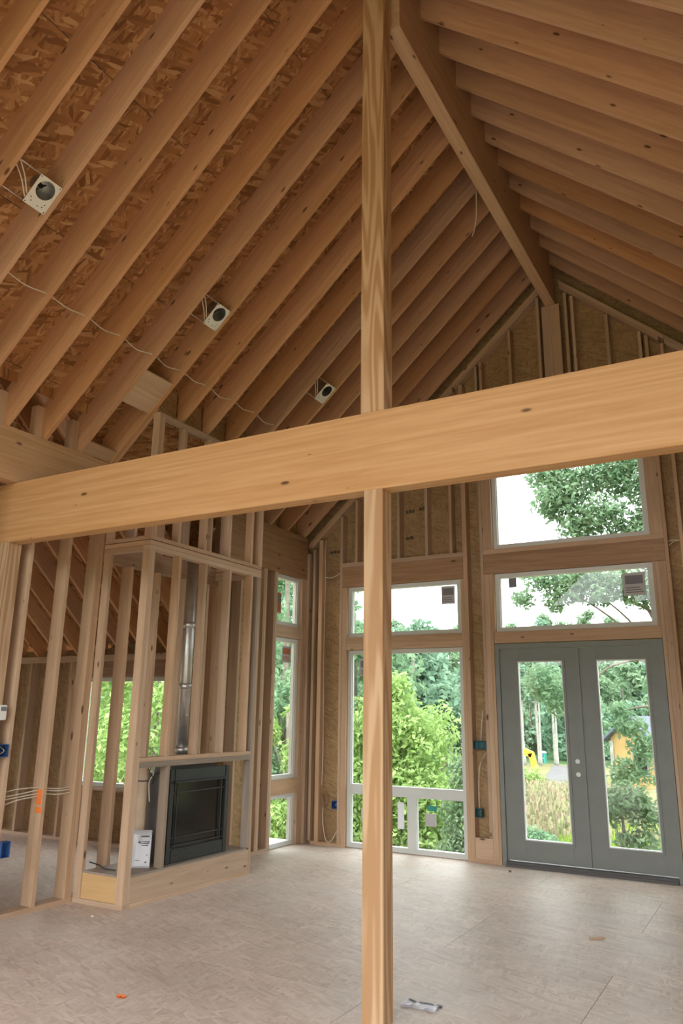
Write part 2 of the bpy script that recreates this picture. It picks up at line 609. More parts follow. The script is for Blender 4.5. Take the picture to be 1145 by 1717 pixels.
def rafter(i, xa, xb, y1, t=T, name='rafter', zf=zl):
    y0 = y1 - t
    pts = [(xa, y0, zf(xa)), (xb, y0, zf(xb)), (xb, y1, zf(xb)), (xa, y1, zf(xa)),
           (xa, y0, zf(xa) + VD), (xb, y0, zf(xb) + VD), (xb, y1, zf(xb) + VD), (xa, y1, zf(xa) + VD)]
    d = Vector((xb - xa, 0, zf(xb) - zf(xa)))
    return hexa(name, pts, d, 'rafter', ce)

for i in range(-12, 17):
    yi = Y0 + DY * i
    if i == 16:
        yi = 9.26
    # the rafters over the fireplace chase stop on the chase plate
    xa = -5.36 if 8 <= i <= 11 else XW
    rafter(i, xa, RX - 0.065, yi)
    rafter(i, RX + 0.065, XR + 0.14, yi - 0.075, zf=zr)
# doubled trimmer beside the chase
rafter(7, XW, -5.30, Y0 + DY * 7 + T + 0.001, name='trimmer')
# blocking between the rafters next to the chase
g6, g7 = Y0 + DY * 6, Y0 + DY * 7 - T
for xa, dz in ((-5.20, 0.02), (-5.235, 0.0)):
    pass
nrm = Vector((-SL, 0, 1)).normalized()
slv = Vector((1, 0, SL)).normalized()
def block(name, xc, ya, yb, t, d0, d1, mat='stud'):
    """board standing square to the slope across a rafter bay"""
    a = Vector((xc, 0, zl(xc)))
    P = []
    for dd in (d0, d1):
        for s_, yy in ((0, ya), (t, ya), (t, yb), (0, yb)):
            q = a + slv * s_ + nrm * dd
            P.append((q.x, yy, q.z))
    hexa(name, P, (0, 1, 0), mat, ce)
block('blocking', -5.211, g6 + 0.001, g7 - 0.001, 0.20, 0.01, 0.048)
block('blocking', -5.36, g6 + 0.001, g7 - 0.001, 0.20, 0.012, 0.05)
block('blocking', -5.86, g6 + 0.001, g7 - 0.001, 0.14, 0.012, 0.05)
for i in (8, 9, 10, 11):
    ya, yb = Y0 + DY * (i - 1) + 0.002, Y0 + DY * i - T - 0.002
    if i == 8:
        ya += T + 0.002
    box('blocking', -5.40, -5.38, ya, yb, zl(-5.40) + 0.03, zl(-5.40) + VD - 0.01, 'osb_wall', ce, grain=1)
# sheathing panels
STH = 0.012
def sheath(side, xa, xb, ya, yb):
    zf = zl if side < 0 else zr
    P = [(xa, ya, zf(xa) + VD), (xb, ya, zf(xb) + VD), (xb, yb, zf(xb) + VD), (xa, yb, zf(xa) + VD)]
    n_ = Vector((-SL * (1 if side < 0 else -1), 0, 1)).normalized() * STH
    P += [tuple(Vector(p) + n_) for p in P]
    hexa('sheathing_panel', P, (0, 1, 0), 'osb_roof', ce)
VX, VY0, VY1 = -5.84, 1.95, 5.24      # valley opening towards the side room's roof
def cutpanel(xa, xb, ya, yb):
    if xa >= VX or yb <= VY0 or ya >= VY1:
        return [(xa, xb, ya, yb)]
    out = []
    if xb > VX + 0.01:
        out.append((VX, xb, ya, yb))
    lo = min(xb, VX)
    if ya < VY0 - 0.01:
        out.append((xa, lo, ya, VY0))
    if yb > VY1 + 0.01:
        out.append((xa, lo, VY1, yb))
    return out
hw = 1.22 / math.hypot(1, SL)
for side in (-1, 1):
    k = 0
    x = RX - 0.003
    xe = XW - 0.1
    while x > xe + 0.02:
        x1 = max(x - hw, xe)
        yy = YR - (1.22 if k % 2 else 0)
        while yy < YB + 0.2:
            ya, yb = max(yy, YR), min(yy + 2.44, YB + 0.2)
            if yb - ya > 0.03:
                if side < 0:
                    for pa, pb, qa, qb in cutpanel(x1, x, ya, yb):
                        sheath(-1, pa + 0.002, pb - 0.002, qa + 0.002, qb - 0.002)
                else:
                    sheath(1, 2 * RX - x + 0.002, 2 * RX - x1 - 0.002, ya + 0.002, yb - 0.002)
            yy += 2.44
        x = x1
        k += 1

for zf_, xa_, xb_, ya_, yb_ in ((zl, VX, RX, YR, YB + 0.2), (zl, XW - 0.1, VX, YR, VY0), (zl, XW - 0.1, VX, VY1, YB + 0.2), (zr, RX, 2 * RX - XW + 0.1, YR, YB + 0.2)):  # unseen cover added above the panels to block light leaking through joints
    P = [(xa_, ya_, zf_(xa_) + VD + 0.022), (xb_, ya_, zf_(xb_) + VD + 0.022), (xb_, yb_, zf_(xb_) + VD + 0.022), (xa_, yb_, zf_(xa_) + VD + 0.022)]
    P += [(p[0], p[1], p[2] + 0.006) for p in P]
    hexa('leak_cover', P, (0, 1, 0), 'panel_grey', ce)

# ------------------------------------------------------------------ heavy timbers
tb = box('tie_beam', -6.45, XR + 0.12, 4.316, 4.450, 3.135, 3.690, 'glulam', bevel=0.004)
tag(tb, 'deep honey-coloured laminated tie beam spanning the room across the frame', 'beam')
rb = box('ridge_beam', -2.19, -2.060, 4.455, YB - 0.002, 7.02, 7.90, 'glulam', bevel=0.004)
tag(rb, 'long ridge beam running along the peak of the roof', 'beam')
lp = box('timber_post', -2.283, -2.145, 4.316, 4.448, 0.0, 3.135, 'post', bevel=0.003)
tag(lp, 'fir post standing on the floor under the tie beam mid-room', 'post')
up = box('timber_post', -2.315, -2.135, 4.316, 4.448, 3.690, zl(-2.315) + VD - 0.01, 'post', bevel=0.003)
tag(up, 'king post standing on top of the tie beam, rising to the ridge', 'post')
sp = box('timber_post', -6.0, -5.862, 4.316, 4.450, 0.0, 3.135, 'post', bevel=0.003)
tag(sp, 'fir post in the left wall under the end of the tie beam', 'post')
rp_ = box('timber_post', XR + 0.002, XR + 0.12, 4.316, 4.450, 0.0, 3.135, 'post', bevel=0.003)
tag(rp_, 'fir post in the right wall under the far end of the tie beam', 'post')

# ------------------------------------------------------------------ left wall
wlr = root('wall_left', (XL, 5, 0), 'open stud wall on the left with laminated headers and narrow windows', 'wall', kind='structure')
# glulam header carrying the rafters, resting on the tie beam
box('header_beam', XW + 0.005, XL, YR, 5.375, 3.692, ZE - 0.002, 'glulam', wlr)
for za in (3.60, 3.645):
    box('top_plate', XW, XL, 4.452, 5.415, za, za + 0.043, 'stud', wlr)
    box('top_plate', XW, XL, YR, 3.8, za, za + 0.043, 'stud', wlr)
box('sole_plate', XW, XL, 4.452, 5.415, 0.0, 0.04, 'stud', wlr)
box('sole_plate', XW, XL, YR, 4.314, 0.0, 0.04, 'stud', wlr)
def lstud(yn, z0=0.04, z1=3.60, mat='stud', t=T, xa=XW, xb=XL):
    return box('stud', xa, xb, yn - t, yn, z0, z1, mat, wlr)
studs_l = {}
for yn in (4.587, 5.015, 5.375, 5.415, 3.75, 3.33, 2.91, 2.49, 2.07, 1.65, 1.23, 0.81, 0.39, -0.03, -0.45, -0.87, -1.29, -1.71, -2.13, -2.55):
    studs_l[yn] = lstud(yn)
# short studs standing on the header between the rafter feet
for i in range(0, 7):
    yn = Y0 + DY * i - 0.040
    lstud(yn, ZE, zl(XL - 0.11) + VD - 0.004, xa=XL - 0.11, xb=XL - 0.02, t=0.09)
for i in range(1, 7):
    yn = Y0 + DY * i - 0.25
    lstud(yn, ZE, zl(XW) + 0.25, xa=XW - 0.08, xb=XW + 0.0, t=0.038)
# behind the chase
for yn in (5.86, 6.28, 6.70, 7.12, 7.30):
    lstud(yn, 0.04, 3.17)
box('sole_plate', XW, XL, 5.416, 8.58, 0.0, 0.04, 'stud', wlr)
box('header', XW + 0.02, XL, 5.42, 7.32, 3.17, 3.37, 'lvl', wlr)
for yn in (5.86, 6.28, 6.70, 7.12):
    lstud(yn, 3.371, zl(XW) + 0.02)
# north stretch with the narrow windows
box('header', XW, XL, 7.33, YB, 3.56, ZE - 0.002, 'lvl', wlr)
for yn in (7.37, 7.78, 8.28, 8.32, 8.53, 8.572):
    lstud(yn, 0.04, 3.558)
for yn in (9.23, 9.27, 9.318):
    lstud(yn, 0.0, 3.558)
for za, zb in ((2.69, 2.85), (0.655, 0.835)):
    box('sill_plate', XW, XL, 8.574, 9.19, za, zb, 'stud', wlr)
def lsheath(ya, yb, za, zb):
    box('sheathing_panel', XW - 0.014, XW - 0.002, ya, yb, za, zb, 'osb_wall', wlr)
lsheath(7.75, 8.575, -0.3, 1.2)
lsheath(7.75, 8.575, 1.203, 3.6)
lsheath(9.19, YB + 0.14, -0.3, 1.2)
lsheath(9.19, YB + 0.14, 1.203, 3.6)
lsheath(7.45, YB + 0.14, 3.603, zl(XW) + VD - 0.012)

# ------------------------------------------------------------------ windows
def mp_back(u0, u1, d0, d1, z0, z1):
    return (u0, u1, YB + d0, YB + d1, z0, z1)
def mp_left(u0, u1, d0, d1, z0, z1):
    return (XL - d1, XL - d0, u0, u1, z0, z1)
def mp_wing(u0, u1, d0, d1, z0, z1):
    return (u0, u1, 7.70 + d0, 7.70 + d1, z0, z1)

WN = [0]
def window(mp, u0, u1, z0, z1, label, fw=0.055, d0=0.045, d1=0.12, rails=(), lower_mullions=(), ft=None):
    WN[0] += 1
    b = mp((u0 + u1) / 2, (u0 + u1) / 2, d0, d0, z0, z0)
    w = root('window_%d' % WN[0], (b[0], b[2], z0), label, 'window', kind='structure')
    g = 0.001
    box('jamb', *mp(u0, u0 + fw, d0, d1, z0, z1), 'vinyl', w)
    box('jamb', *mp(u1 - fw, u1, d0, d1, z0, z1), 'vinyl', w)
    box('sill', *mp(u0 + fw + g, u1 - fw - g, d0, d1, z0, z0 + fw), 'vinyl', w)
    box('head', *mp(u0 + fw + g, u1 - fw - g, d0, d1, z1 - fw, z1), 'vinyl', w)
    levels = [z0 + fw]
    for r0, r1 in rails:
        box('rail', *mp(u0 + fw + g, u1 - fw - g, d0, d1, r0, r1), 'vinyl', w)
        levels += [r0, r1]
    levels.append(z1 - fw)
    for i in range(0, len(levels), 2):
        za, zb = levels[i], levels[i + 1]
        us = [u0 + fw]
        if i == 0:
            for m0, m1 in lower_mullions:
                box('mullion', *mp(m0, m1, d0, d1, za + g, zb - g), 'vinyl', w)
                us += [m0, m1]
        us.append(u1 - fw)
        for k in range(0, len(us), 2):
            # inner glazing stop, stepped back
            for q in ((us[k], us[k] + 0.012, za, zb), (us[k + 1] - 0.012, us[k + 1], za, zb)):
                box('glazing_bead', *mp(q[0] + g, q[1] - g, d0 + 0.02, d1 - 0.02, q[2] + g, q[3] - g), 'vinyl', w)
            box('pane', *mp(us[k] + 0.0125, us[k + 1] - 0.0125, (d0 + d1) / 2, (d0 + d1) / 2 + 0.005, za + g, zb - g), 'glass', w)
    return w

def sticker(w, mp, u0, u1, z0, z1, d, mat='label', printed=True, dark='label_dark'):
    s = box('label_sticker', *mp(u0, u1, d, d + 0.001, z0, z1), mat, w)
    if printed:
        h = z1 - z0
        ww = u1 - u0
        box('print_block', *mp(u0 + ww * 0.1, u1 - ww * 0.1, d - 0.001, d - 0.0002, z1 - h * 0.5, z1 - h * 0.12), dark, s)
        for k in range(3):
            zz = z0 + h * (0.12 + 0.1 * k)
            box('print_line', *mp(u0 + ww * 0.1, u1 - ww * (0.1 + 0.08 * k), d - 0.001, d - 0.0002, zz, zz + h * 0.045), dark, s)
    return s

# left wall, stacked narrow windows
w1 = window(mp_left, 8.574, 9.19, 2.852, 3.555, 'small upper window of the narrow stack in the left wall')
sticker(w1, mp_left, 8.66, 8.78, 3.02, 3.30, 0.078, 'label_red')
w2 = window(mp_left, 8.574, 9.19, 0.838, 2.688, 'tall middle window of the narrow stack in the left wall')
sticker(w2, mp_left, 8.84, 9.06, 2.36, 2.58, 0.078, 'label', dark='label_red')
w3 = window(mp_left, 8.574, 9.19, 0.004, 0.653, 'low bottom window of the narrow stack in the left wall')
sticker(w3, mp_left, 8.63, 8.70, 0.15, 0.40, 0.078, 'paper', False)
# gable wall
w4 = window(mp_back, -5.188, -3.50, 0.012, 2.53, 'large picture window beside the post with two low panes', rails=((0.665, 0.79),), lower_mullions=((-4.31, -4.19),))
sticker(w4, mp_back, -5.03, -4.80, 2.18, 2.42, 0.078)
for u in (-4.99, -4.33, -4.08):
    u1_ = u + 0.26 if u > -4.2 or u < -4.9 else u + 0.0
    if u == -4.33:
        continue
    sticker(w4, mp_back, u, u + 0.15, 0.34, 0.49, 0.078, 'label', False)
    sticker(w4, mp_back, u + 0.03, u + 0.16, 0.52, 0.585, 0.078, 'green_plastic', False)
sticker(w4, mp_back, -4.46, -4.37, 0.28, 0.60, 0.078, 'paper', False)
w5 = window(mp_back, -5.19, -3.51, 2.712, 3.41, 'transom window above the large picture window')
sticker(w5, mp_back, -3.80, -3.61, 3.10, 3.34, 0.078, 'label')
w6 = window(mp_back, -3.05, -1.15, 2.705, 3.44, 'transom window directly above the grey double doors')
sticker(w6, mp_back, -1.50, -1.25, 3.07, 3.34, 0.078, 'label')
sticker(w6, mp_back, -2.88, -2.78, 3.26, 3.38, 0.078, 'label_dark', False)
w7 = window(mp_back, -3.05, -1.15, 3.768, 5.15, 'large upper window over the doors, its top behind the tie beam')

# ------------------------------------------------------------------ gable wall
wb_ = root('wall_back', (RX, YB, 0), 'framed gable end wall with strand-board sheathing, windows and doors', 'wall', kind='structure')
def bst(xa, xb, z0, z1, d0=0.0, d1=0.14, mat='stud', name='stud'):
    return box(name, xa, xb, YB + d0, YB + d1, z0, z1, mat, wb_)
def rake(x):
    return zroof(x) - 0.11
# corner and king studs full height to the rake
def toprake(xa, xb):
    return min(rake(xa), rake(xb)) - 0.125
bst(-5.86, -5.822, 0.0, 3.95)
bst(-5.76, -5.722, 0.04, 4.0)
bst(-5.66, -5.60, 0.04, toprake(-5.66, -5.6))
bst(-5.31, -5.272, 0.04, toprake(-5.31, -5.27))
bst(-5.268, -5.192, 0.04, 3.41)
bst(-3.498, -3.46, 0.04, 3.41)
bst(-3.458, -3.40, 0.04, toprake(-3.46, -3.4))
bst(-3.22, -3.182, 0.28, toprake(-3.22, -3.18))
bst(-3.18, -3.115, 0.04, 3.44)
bst(-3.113, -3.078, 0.04, 3.44)
bst(-1.112, -1.075, 0.0, 3.44)
bst(-1.073, -1.0, 0.0, 3.44)
bst(-0.998, -0.96, 0.0, toprake(-0.998, -0.96))
bst(-3.077, -3.052, 2.702, 3.443, name='jack_stud')
bst(-1.148, -1.1125, 2.702, 3.443, name='jack_stud')
box('sole_plate', -5.72, -5.192, YB, YB + 0.14, 0.0, 0.04, 'stud', wb_)
box('sole_plate', -3.498, -3.078, YB, YB + 0.14, 0.0, 0.04, 'stud', wb_)
box('blocking', -3.398, -3.182, YB, YB + 0.04, 0.042, 0.275, 'stud', wb_, grain=0)
box('sole_plate', -0.955, XR, YB, YB + 0.14, 0.0, 0.04, 'stud', wb_)
# sills and headers between the windows
bst(-5.19, -3.50, 2.535, 2.62, 0.0, 0.14, name='sill_plate')
bst(-5.19, -3.50, 2.622, 2.708, 0.0, 0.14, name='sill_plate')
bst(-5.27, -3.46, 3.415, 3.70, 0.0, 0.09, 'lvl', 'header')
bst(-5.27, -3.46, 3.702, 3.76, 0.0, 0.14, name='top_plate')
bst(-3.07, -1.115, 2.56, 2.70, 0.0, 0.14, name='sill_plate')
bst(-3.178, -1.0, 3.445, 3.70, 0.0, 0.09, 'lvl', 'header')
bst(-3.178, -1.0, 3.702, 3.762, 0.0, 0.14, name='sill_plate')
bst(-3.178, -3.055, 3.764, 5.15, name='stud')
bst(-1.145, -1.0, 3.764, 5.15, name='stud')
bst(-3.178, -1.0, 5.152, 5.40, 0.0, 0.09, 'lvl', 'header')
# cripples under the rake
for xc in (-5.05, -4.81, -4.39, -3.97, -3.62):
    bst(xc - 0.019, xc + 0.019, 3.762, toprake(xc - 0.02, xc + 0.02))
for xc in (-3.13, -2.71, -2.30, -1.93, -1.845, -1.43, -1.055):
    bst(xc - 0.019, xc + 0.019, 5.402, toprake(xc - 0.02, xc + 0.02))
for xc in (-0.81, -0.63, -0.21, 0.21, 0.63, 1.05, 1.45):
    bst(xc - 0.019, xc + 0.019, 0.042, toprake(xc - 0.02, xc + 0.02))
# post under the ridge beam inside the gable
bst(-2.245, -2.135, 5.402, 7.018, 0.0, 0.12, 'stud', 'ridge_post')
bst(-2.133, -2.01, 5.402, 7.018, 0.0, 0.12, 'stud', 'ridge_post')
# rake plates
def rakeplate(xa, xb, dz, t):
    P = []
    for dd in (-t, 0):
        for x_, y_ in ((xa, YB), (xb, YB), (xb, YB + 0.14), (xa, YB + 0.14)):
            P.append((x_, y_, rake(x_) + dz + dd))
    hexa('rake_plate', P, (xb - xa, 0, rake(xb) - rake(xa)), 'stud', wb_)
for xa, xb in ((-5.84, -3.55), (-3.545, -2.25), (-2.0, -0.78), (-0.775, XR)):
    rakeplate(xa, xb, 0.0, 0.060)
    rakeplate(xa + (0.06 if xa < RX else 0), xb - (0.0 if xa < RX else 0.06), -0.061, 0.060)
# sheathing with openings
OPEN = [(-5.195, -3.495, 0.0, 2.535), (-5.195, -3.495, 2.708, 3.415), (-3.078, -1.112, 0.0, 2.56), (-3.06, -1.14, 2.70, 3.445), (-3.06, -1.14, 3.762, 5.155)]
xs = sorted(set([-6.0, -4.4, RX, 0.3, XR + 0.14] + [a for o_ in OPEN for a in o_[:2]]))
for a, b in zip(xs[:-1], xs[1:]):
    mid = (a + b) / 2
    holes = sorted([(o_[2], o_[3]) for o_ in OPEN if o_[0] < mid < o_[1]])
    z = -0.3
    segs = []
    for h0, h1 in holes:
        if h0 > z + 0.01:
            segs.append((z, h0))
        z = h1
    cuts = [c for c in (2.44, 4.88) if c > z + 0.3]
    for c in cuts:
        if c < min(zroof(a), zroof(b)):
            segs.append((z, c))
            z = c
    segs.append((z, None))
    for z0, z1 in segs:
        e = 0.0002
        ya, yb = YB + 0.142, YB + 0.154
        if z1 is None:
            za_, zb_ = zroof(a) + VD + 0.004, zroof(b) + VD + 0.004
        else:
            za_ = zb_ = z1 - e
        P = [(a + e, ya, z0 + e), (b - e, ya, z0 + e), (b - e, yb, z0 + e), (a + e, yb, z0 + e),
             (a + e, ya, za_), (b - e, ya, zb_), (b - e, yb, zb_), (a + e, yb, za_)]
        # local XY must be the panel face: build with a frame whose Z is the wall normal
        pts = [Vector(p) for p in P]
        c_ = sum(pts, Vector()) / 8
        R = Matrix(((1, 0, 0), (0, 0, -1), (0, 1, 0)))
        vs = [R.transposed() @ (p - c_) for p in pts]
        link('sheathing_panel', mesh_from(vs, HEXF, 'osb_wall'), Matrix.Translation(c_) @ R.to_4x4(), wb_)

for xa_, xb_, z_ in ((-5.56, -5.34, 3.97), (-4.76, -4.62, 4.42), (-4.34, -4.20, 4.44), (-4.14, -4.02, 4.46), (-4.34, -4.22, 4.06), (-4.72, -4.62, 4.07)):
    nseg = max(2, int((xb_ - xa_) / 0.045))
    for k in range(nseg):
        w_ = (xb_ - xa_) / nseg
        o = box('ink_stamp', xa_ + k * w_ + 0.006, xa_ + (k + 1) * w_ - 0.004, YB + 0.1404, YB + 0.1412, z_ - 0.022, z_ + 0.018 + 0.008 * (k % 2), 'stamp', wb_)

# ------------------------------------------------------------------ double doors
dr = root('door_1', (-2.09, YB, 0), 'grey primed double doors with tall glass lites and dark threshold', 'door', kind='structure')
def dbox(name, xa, xb, d0, d1, z0, z1, mat, parent=dr, **k):
    return box(name, xa, xb, YB + d0, YB + d1, z0, z1, mat, parent, **k)
DZ1 = 2.548
dbox('jamb', -3.072, -3.020, 0.0, 0.13, 0.0, DZ1, 'door')
dbox('jamb', -1.170, -1.118, 0.0, 0.13, 0.0, DZ1, 'door')
dbox('door_head', -3.019, -1.171, 0.0, 0.13, DZ1 - 0.06, DZ1, 'door')
dbox('threshold', -3.019, -1.171, -0.04, 0.13, 0.0, 0.055, 'sill')
dbox('threshold_lip', -3.019, -1.171, -0.055, -0.041, 0.0, 0.03, 'sill')
def leaf(xa, xb, ga, gb, knobs):
    z0, z1, g0, g1 = 0.065, DZ1 - 0.066, 0.29, 2.335
    lf = dbox('door_leaf', xa, ga, 0.03, 0.075, z0, z1, 'door')
    dbox('stile', gb, xb, 0.03, 0.075, z0, z1, 'door', lf)
    dbox('bottom_rail', ga + 0.0005, gb - 0.0005, 0.03, 0.075, z0, g0, 'door', lf)
    dbox('top_rail', ga + 0.0005, gb - 0.0005, 0.03, 0.075, g1, z1, 'door', lf)
    m_ = 0.028
    for n_, q in (('glazing_frame', (ga - m_, ga, g0 - m_, g1 + m_)), ('glazing_frame', (gb, gb + m_, g0 - m_, g1 + m_)),
                  ('glazing_frame', (ga + 0.001, gb - 0.001, g0 - m_, g0)), ('glazing_frame', (ga + 0.001, gb - 0.001, g1, g1 + m_))):
        dbox(n_, q[0], q[1], 0.018, 0.0295, q[2], q[3], 'door', lf)
    for n_, q in (('glazing_bead', (ga + 0.001, ga + 0.012, g0 + 0.001, g1 - 0.001)), ('glazing_bead', (gb - 0.012, gb - 0.001, g0 + 0.001, g1 - 0.001)),
                  ('glazing_bead', (ga + 0.013, gb - 0.013, g0 + 0.001, g0 + 0.014)), ('glazing_bead', (ga + 0.013, gb - 0.013, g1 - 0.013, g1 - 0.001))):
        dbox(n_, q[0], q[1], 0.022, 0.07, q[2], q[3], 'vinyl', lf)
    dbox('pane', ga + 0.013, gb - 0.013, 0.048, 0.054, g0 + 0.015, g1 - 0.014, 'glass', lf)
    if knobs:
        for zc in (1.046, 1.189):
            vs, fs = tube_geo([(-2.146, YB + 0.024, zc), (-2.146, YB + 0.0295, zc)], 0.026, 20)  # plain white disc laid at each lock hole
            o = meshobj('bore_disc', vs, fs, 'white', lf, (-2.146, YB + 0.027, zc))
            o['label'] = 'round white disc at the lock hole'
    return lf
leaf(-3.017, -2.083, -2.80, -2.255, True)
leaf(-2.077, -1.173, -1.862, -1.312, False)
dbox('astragal', -2.105, -2.055, 0.008, 0.017, 0.07, DZ1 - 0.068, 'door')

# ------------------------------------------------------------------ right wall and wing shells
wr_ = root('wall_right', (XR, 3, 0), 'long side wall on the right with an added opening for daylight', 'wall', kind='structure')
OPR = ((-1.8, 2.0),)  # unseen opening added and sized for the daylight it lets in
for ya, yb, za, zb in ((YR, YB + 0.14, 3.0, zr(XR) - 0.05), (YR, -1.8, 0, 3.0), (2.0, 4.4, 0, 3.0), (4.4, 7.5, 0, 3.0), (7.5, YB + 0.14, 0, 3.0)):
    box('sheathing_panel', XR + 0.122, XR + 0.134, ya + 0.002, yb - 0.002, za + 0.002, zb - 0.002, 'osb_wall', wr_)
for yn in np.arange(YR + 0.1, YB - 0.05, 0.42):
    box('stud', XR, XR + 0.12, yn - T, yn, 3.045, zr(XR) - 0.06, 'stud', wr_)
    if not any(a < yn < b for a, b in OPR):
        box('stud', XR, XR + 0.12, yn - T, yn, 0.04, 3.0, 'stud', wr_)
box('sole_plate', XR, XR + 0.12, YR, 4.314, 0, 0.038, 'stud', wr_)
box('sole_plate', XR, XR + 0.12, 4.452, YB - 0.01, 0, 0.038, 'stud', wr_)
box('header', XR, XR + 0.12, YR, 4.314, 3.002, 3.043, 'stud', wr_)
box('header', XR, XR + 0.12, 4.452, YB - 0.01, 3.002, 3.043, 'stud', wr_)

SZ = 6.0  # unseen gable closure added to dim the rafters and back wall
wso = root('south_light_block', (RX, YR, SZ), 'unseen gable end added behind the camera to cut light above an open end', 'wall', kind='structure')
for xa_, xb_ in ((-4.3, -3.2), (-3.2, RX), (RX, -1.05), (-1.05, 0.05)):
    P = [(xa_ + .001, YR, SZ), (xb_ - .001, YR, SZ), (xb_ - .001, YR + 0.012, SZ), (xa_ + .001, YR + 0.012, SZ),
         (xa_ + .001, YR, zroof(xa_) + VD), (xb_ - .001, YR, zroof(xb_) + VD), (xb_ - .001, YR + 0.012, zroof(xb_) + VD), (xa_ + .001, YR + 0.012, zroof(xa_) + VD)]
    pts = [Vector(p) for p in P]
    c_ = sum(pts, Vector()) / 8
    R = Matrix(((1, 0, 0), (0, 0, -1), (0, 1, 0)))
    link('sheathing_panel', mesh_from([R.transposed() @ (p - c_) for p in pts], HEXF, 'osb_wall'), Matrix.Translation(c_) @ R.to_4x4(), wso)
box('header', -4.1, -0.15, YR + 0.014, YR + 0.1, SZ - 0.14, SZ + 0.14, 'lvl', wso)

# wing room behind the stud wall: north wall with window, own rafters
YW = 7.70
ww = root('wall_wing', (-8.5, YW, 0), 'framed far wall of the side room seen through the studs', 'wall', kind='structure')
ZW = 2.43
def wzl(y):
    return ZW + 0.02 + 0.9 * (YW - y)
YRW = 3.6
WXA = -12.2
for xc in np.arange(WXA + 0.1, -6.15, 0.42):
    if -8.55 < xc < -6.85:
        box('stud', xc - T, xc, YW, YW + 0.14, 0.04, 0.66, 'stud', ww)
    else:
        box('stud', xc - T, xc, YW, YW + 0.14, 0.04, 2.34, 'stud', ww)
box('sole_plate', WXA, -6.02, YW, YW + 0.14, 0, 0.038, 'stud', ww)
box('top_plate', WXA, -6.02, YW, YW + 0.14, 2.342, ZW, 'stud', ww)
box('header', -8.55, -6.85, YW, YW + 0.10, 2.13, 2.338, 'lvl', ww)
box('sill_plate', -8.55, -6.85, YW, YW + 0.14, 0.662, 0.70, 'stud', ww)
for xa, xb, za, zb in ((WXA, -8.55, -0.3, ZW + 0.1), (-6.85, -6.0, -0.3, ZW + 0.1), (-8.55, -6.85, -0.3, 0.68), (-8.55, -6.85, 2.13, ZW + 0.1)):
    box('sheathing_panel', xa + 0.001, xb - 0.001, YW + 0.142, YW + 0.154, za, zb, 'osb_wall', ww, grain=0)
ww8 = window(mp_wing, -8.50, -6.87, 0.705, 2.125, 'window in the far wall of the side room seen between the studs', lower_mullions=((-7.44, -7.36),))
wc = root('ceiling_wing', (-9, 5, 3), 'sloping rafters over the side room beyond the stud wall', 'ceiling', kind='structure')
def wrafter(x0, x1, ya, yb, za, zb, name='rafter', mat='rafter', vd=0.28):
    P = [(x0, ya, za), (x1, ya, za), (x1, yb, zb), (x0, yb, zb), (x0, ya, za + vd), (x1, ya, za + vd), (x1, yb, zb + vd), (x0, yb, zb + vd)]
    hexa(name, P, (0, yb - ya, zb - za), mat, wc)
zrw = wzl(YRW)
for xc in np.arange(WXA + 0.2, -6.15, 0.42):
    wrafter(xc - T, xc, YRW + 0.03, YW + 0.14, wzl(YRW + 0.03), wzl(YW + 0.14))
    wrafter(xc - T, xc, -0.5, YRW - 0.03, wzl(2 * YRW + 0.5), wzl(YRW + 0.03))
wx = WXA
while wx < -6.12:
    x1 = min(wx + 2.44, -6.11)
    wrafter(wx + 0.002, x1 - 0.002, YRW, YW + 0.3, zrw + 0.28, wzl(YW + 0.3) + 0.28, 'sheathing_panel', 'osb_roof', 0.012)
    wrafter(wx + 0.002, x1 - 0.002, -0.6, YRW - 0.003, wzl(2 * YRW + 0.6) + 0.28, zrw + 0.28, 'sheathing_panel', 'osb_roof', 0.012)
    wx += 2.44
# valley: side-room roof carried over onto the main slope, closed by a small gable
for ya_, yb_, za_, zb_ in ((YRW, VY1 + 0.06, zrw + 0.28, wzl(VY1 + 0.06) + 0.28), (VY0 - 0.06, YRW - 0.003, wzl(2 * YRW - VY0 + 0.06) + 0.28, zrw + 0.28)):
    wrafter(-6.108, VX + 0.06, ya_, yb_, za_, zb_, 'sheathing_panel', 'osb_roof', 0.012)
zv = zl(VX) + VD - 0.05
for ya_, yb_, za_, zb_ in ((VY0 - 0.05, YRW, zv + 0.06, zrw + 0.27), (YRW + 0.001, VY1 + 0.05, zrw + 0.27, zv + 0.06)):
    P = [(VX + 0.045, ya_, zv), (VX + 0.057, ya_, zv), (VX + 0.057, yb_, zv), (VX + 0.045, yb_, zv), (VX + 0.045, ya_, za_), (VX + 0.057, ya_, za_), (VX + 0.057, yb_, zb_), (VX + 0.045, yb_, zb_)]
    hexa('valley_gable', P, (0, 1, 0), 'osb_roof', wc)
# main slope run down to the side-room roof north of the ridge
tri = []
for dz_ in (0.0, 0.012):
    for x_, y_ in ((-5.88, 5.30), (-5.88, YW + 0.16), (-7.95, YW + 0.16)):
        tri.append((x_, y_, zl(x_) + VD + 0.013 + dz_))
meshobj('sheathing_panel', tri, [(0, 1, 2), (3, 5, 4), (0, 3, 4, 1), (1, 4, 5, 2), (2, 5, 3, 0)], 'osb_roof', wc, (-6.6, 6.5, 3.9))
tri = []
for y_ in (YW + 0.165, YW + 0.177):
    for x_, z_ in ((-5.98, 2.45), (-8.29, 2.45), (-5.98, zl(-5.98) + VD + 0.05)):
        tri.append((x_, y_, z_))
meshobj('sheathing_panel', tri, [(0, 1, 2), (3, 5, 4), (0, 3, 4, 1), (1, 4, 5, 2), (2, 5, 3, 0)], 'osb_wall', wc, (-6.6, YW + 0.17, 3.0))
box('ridge_board', WXA, -6.15, YRW - 0.025, YRW + 0.025, zrw - 0.05, zrw + 0.25, 'rafter', wc)
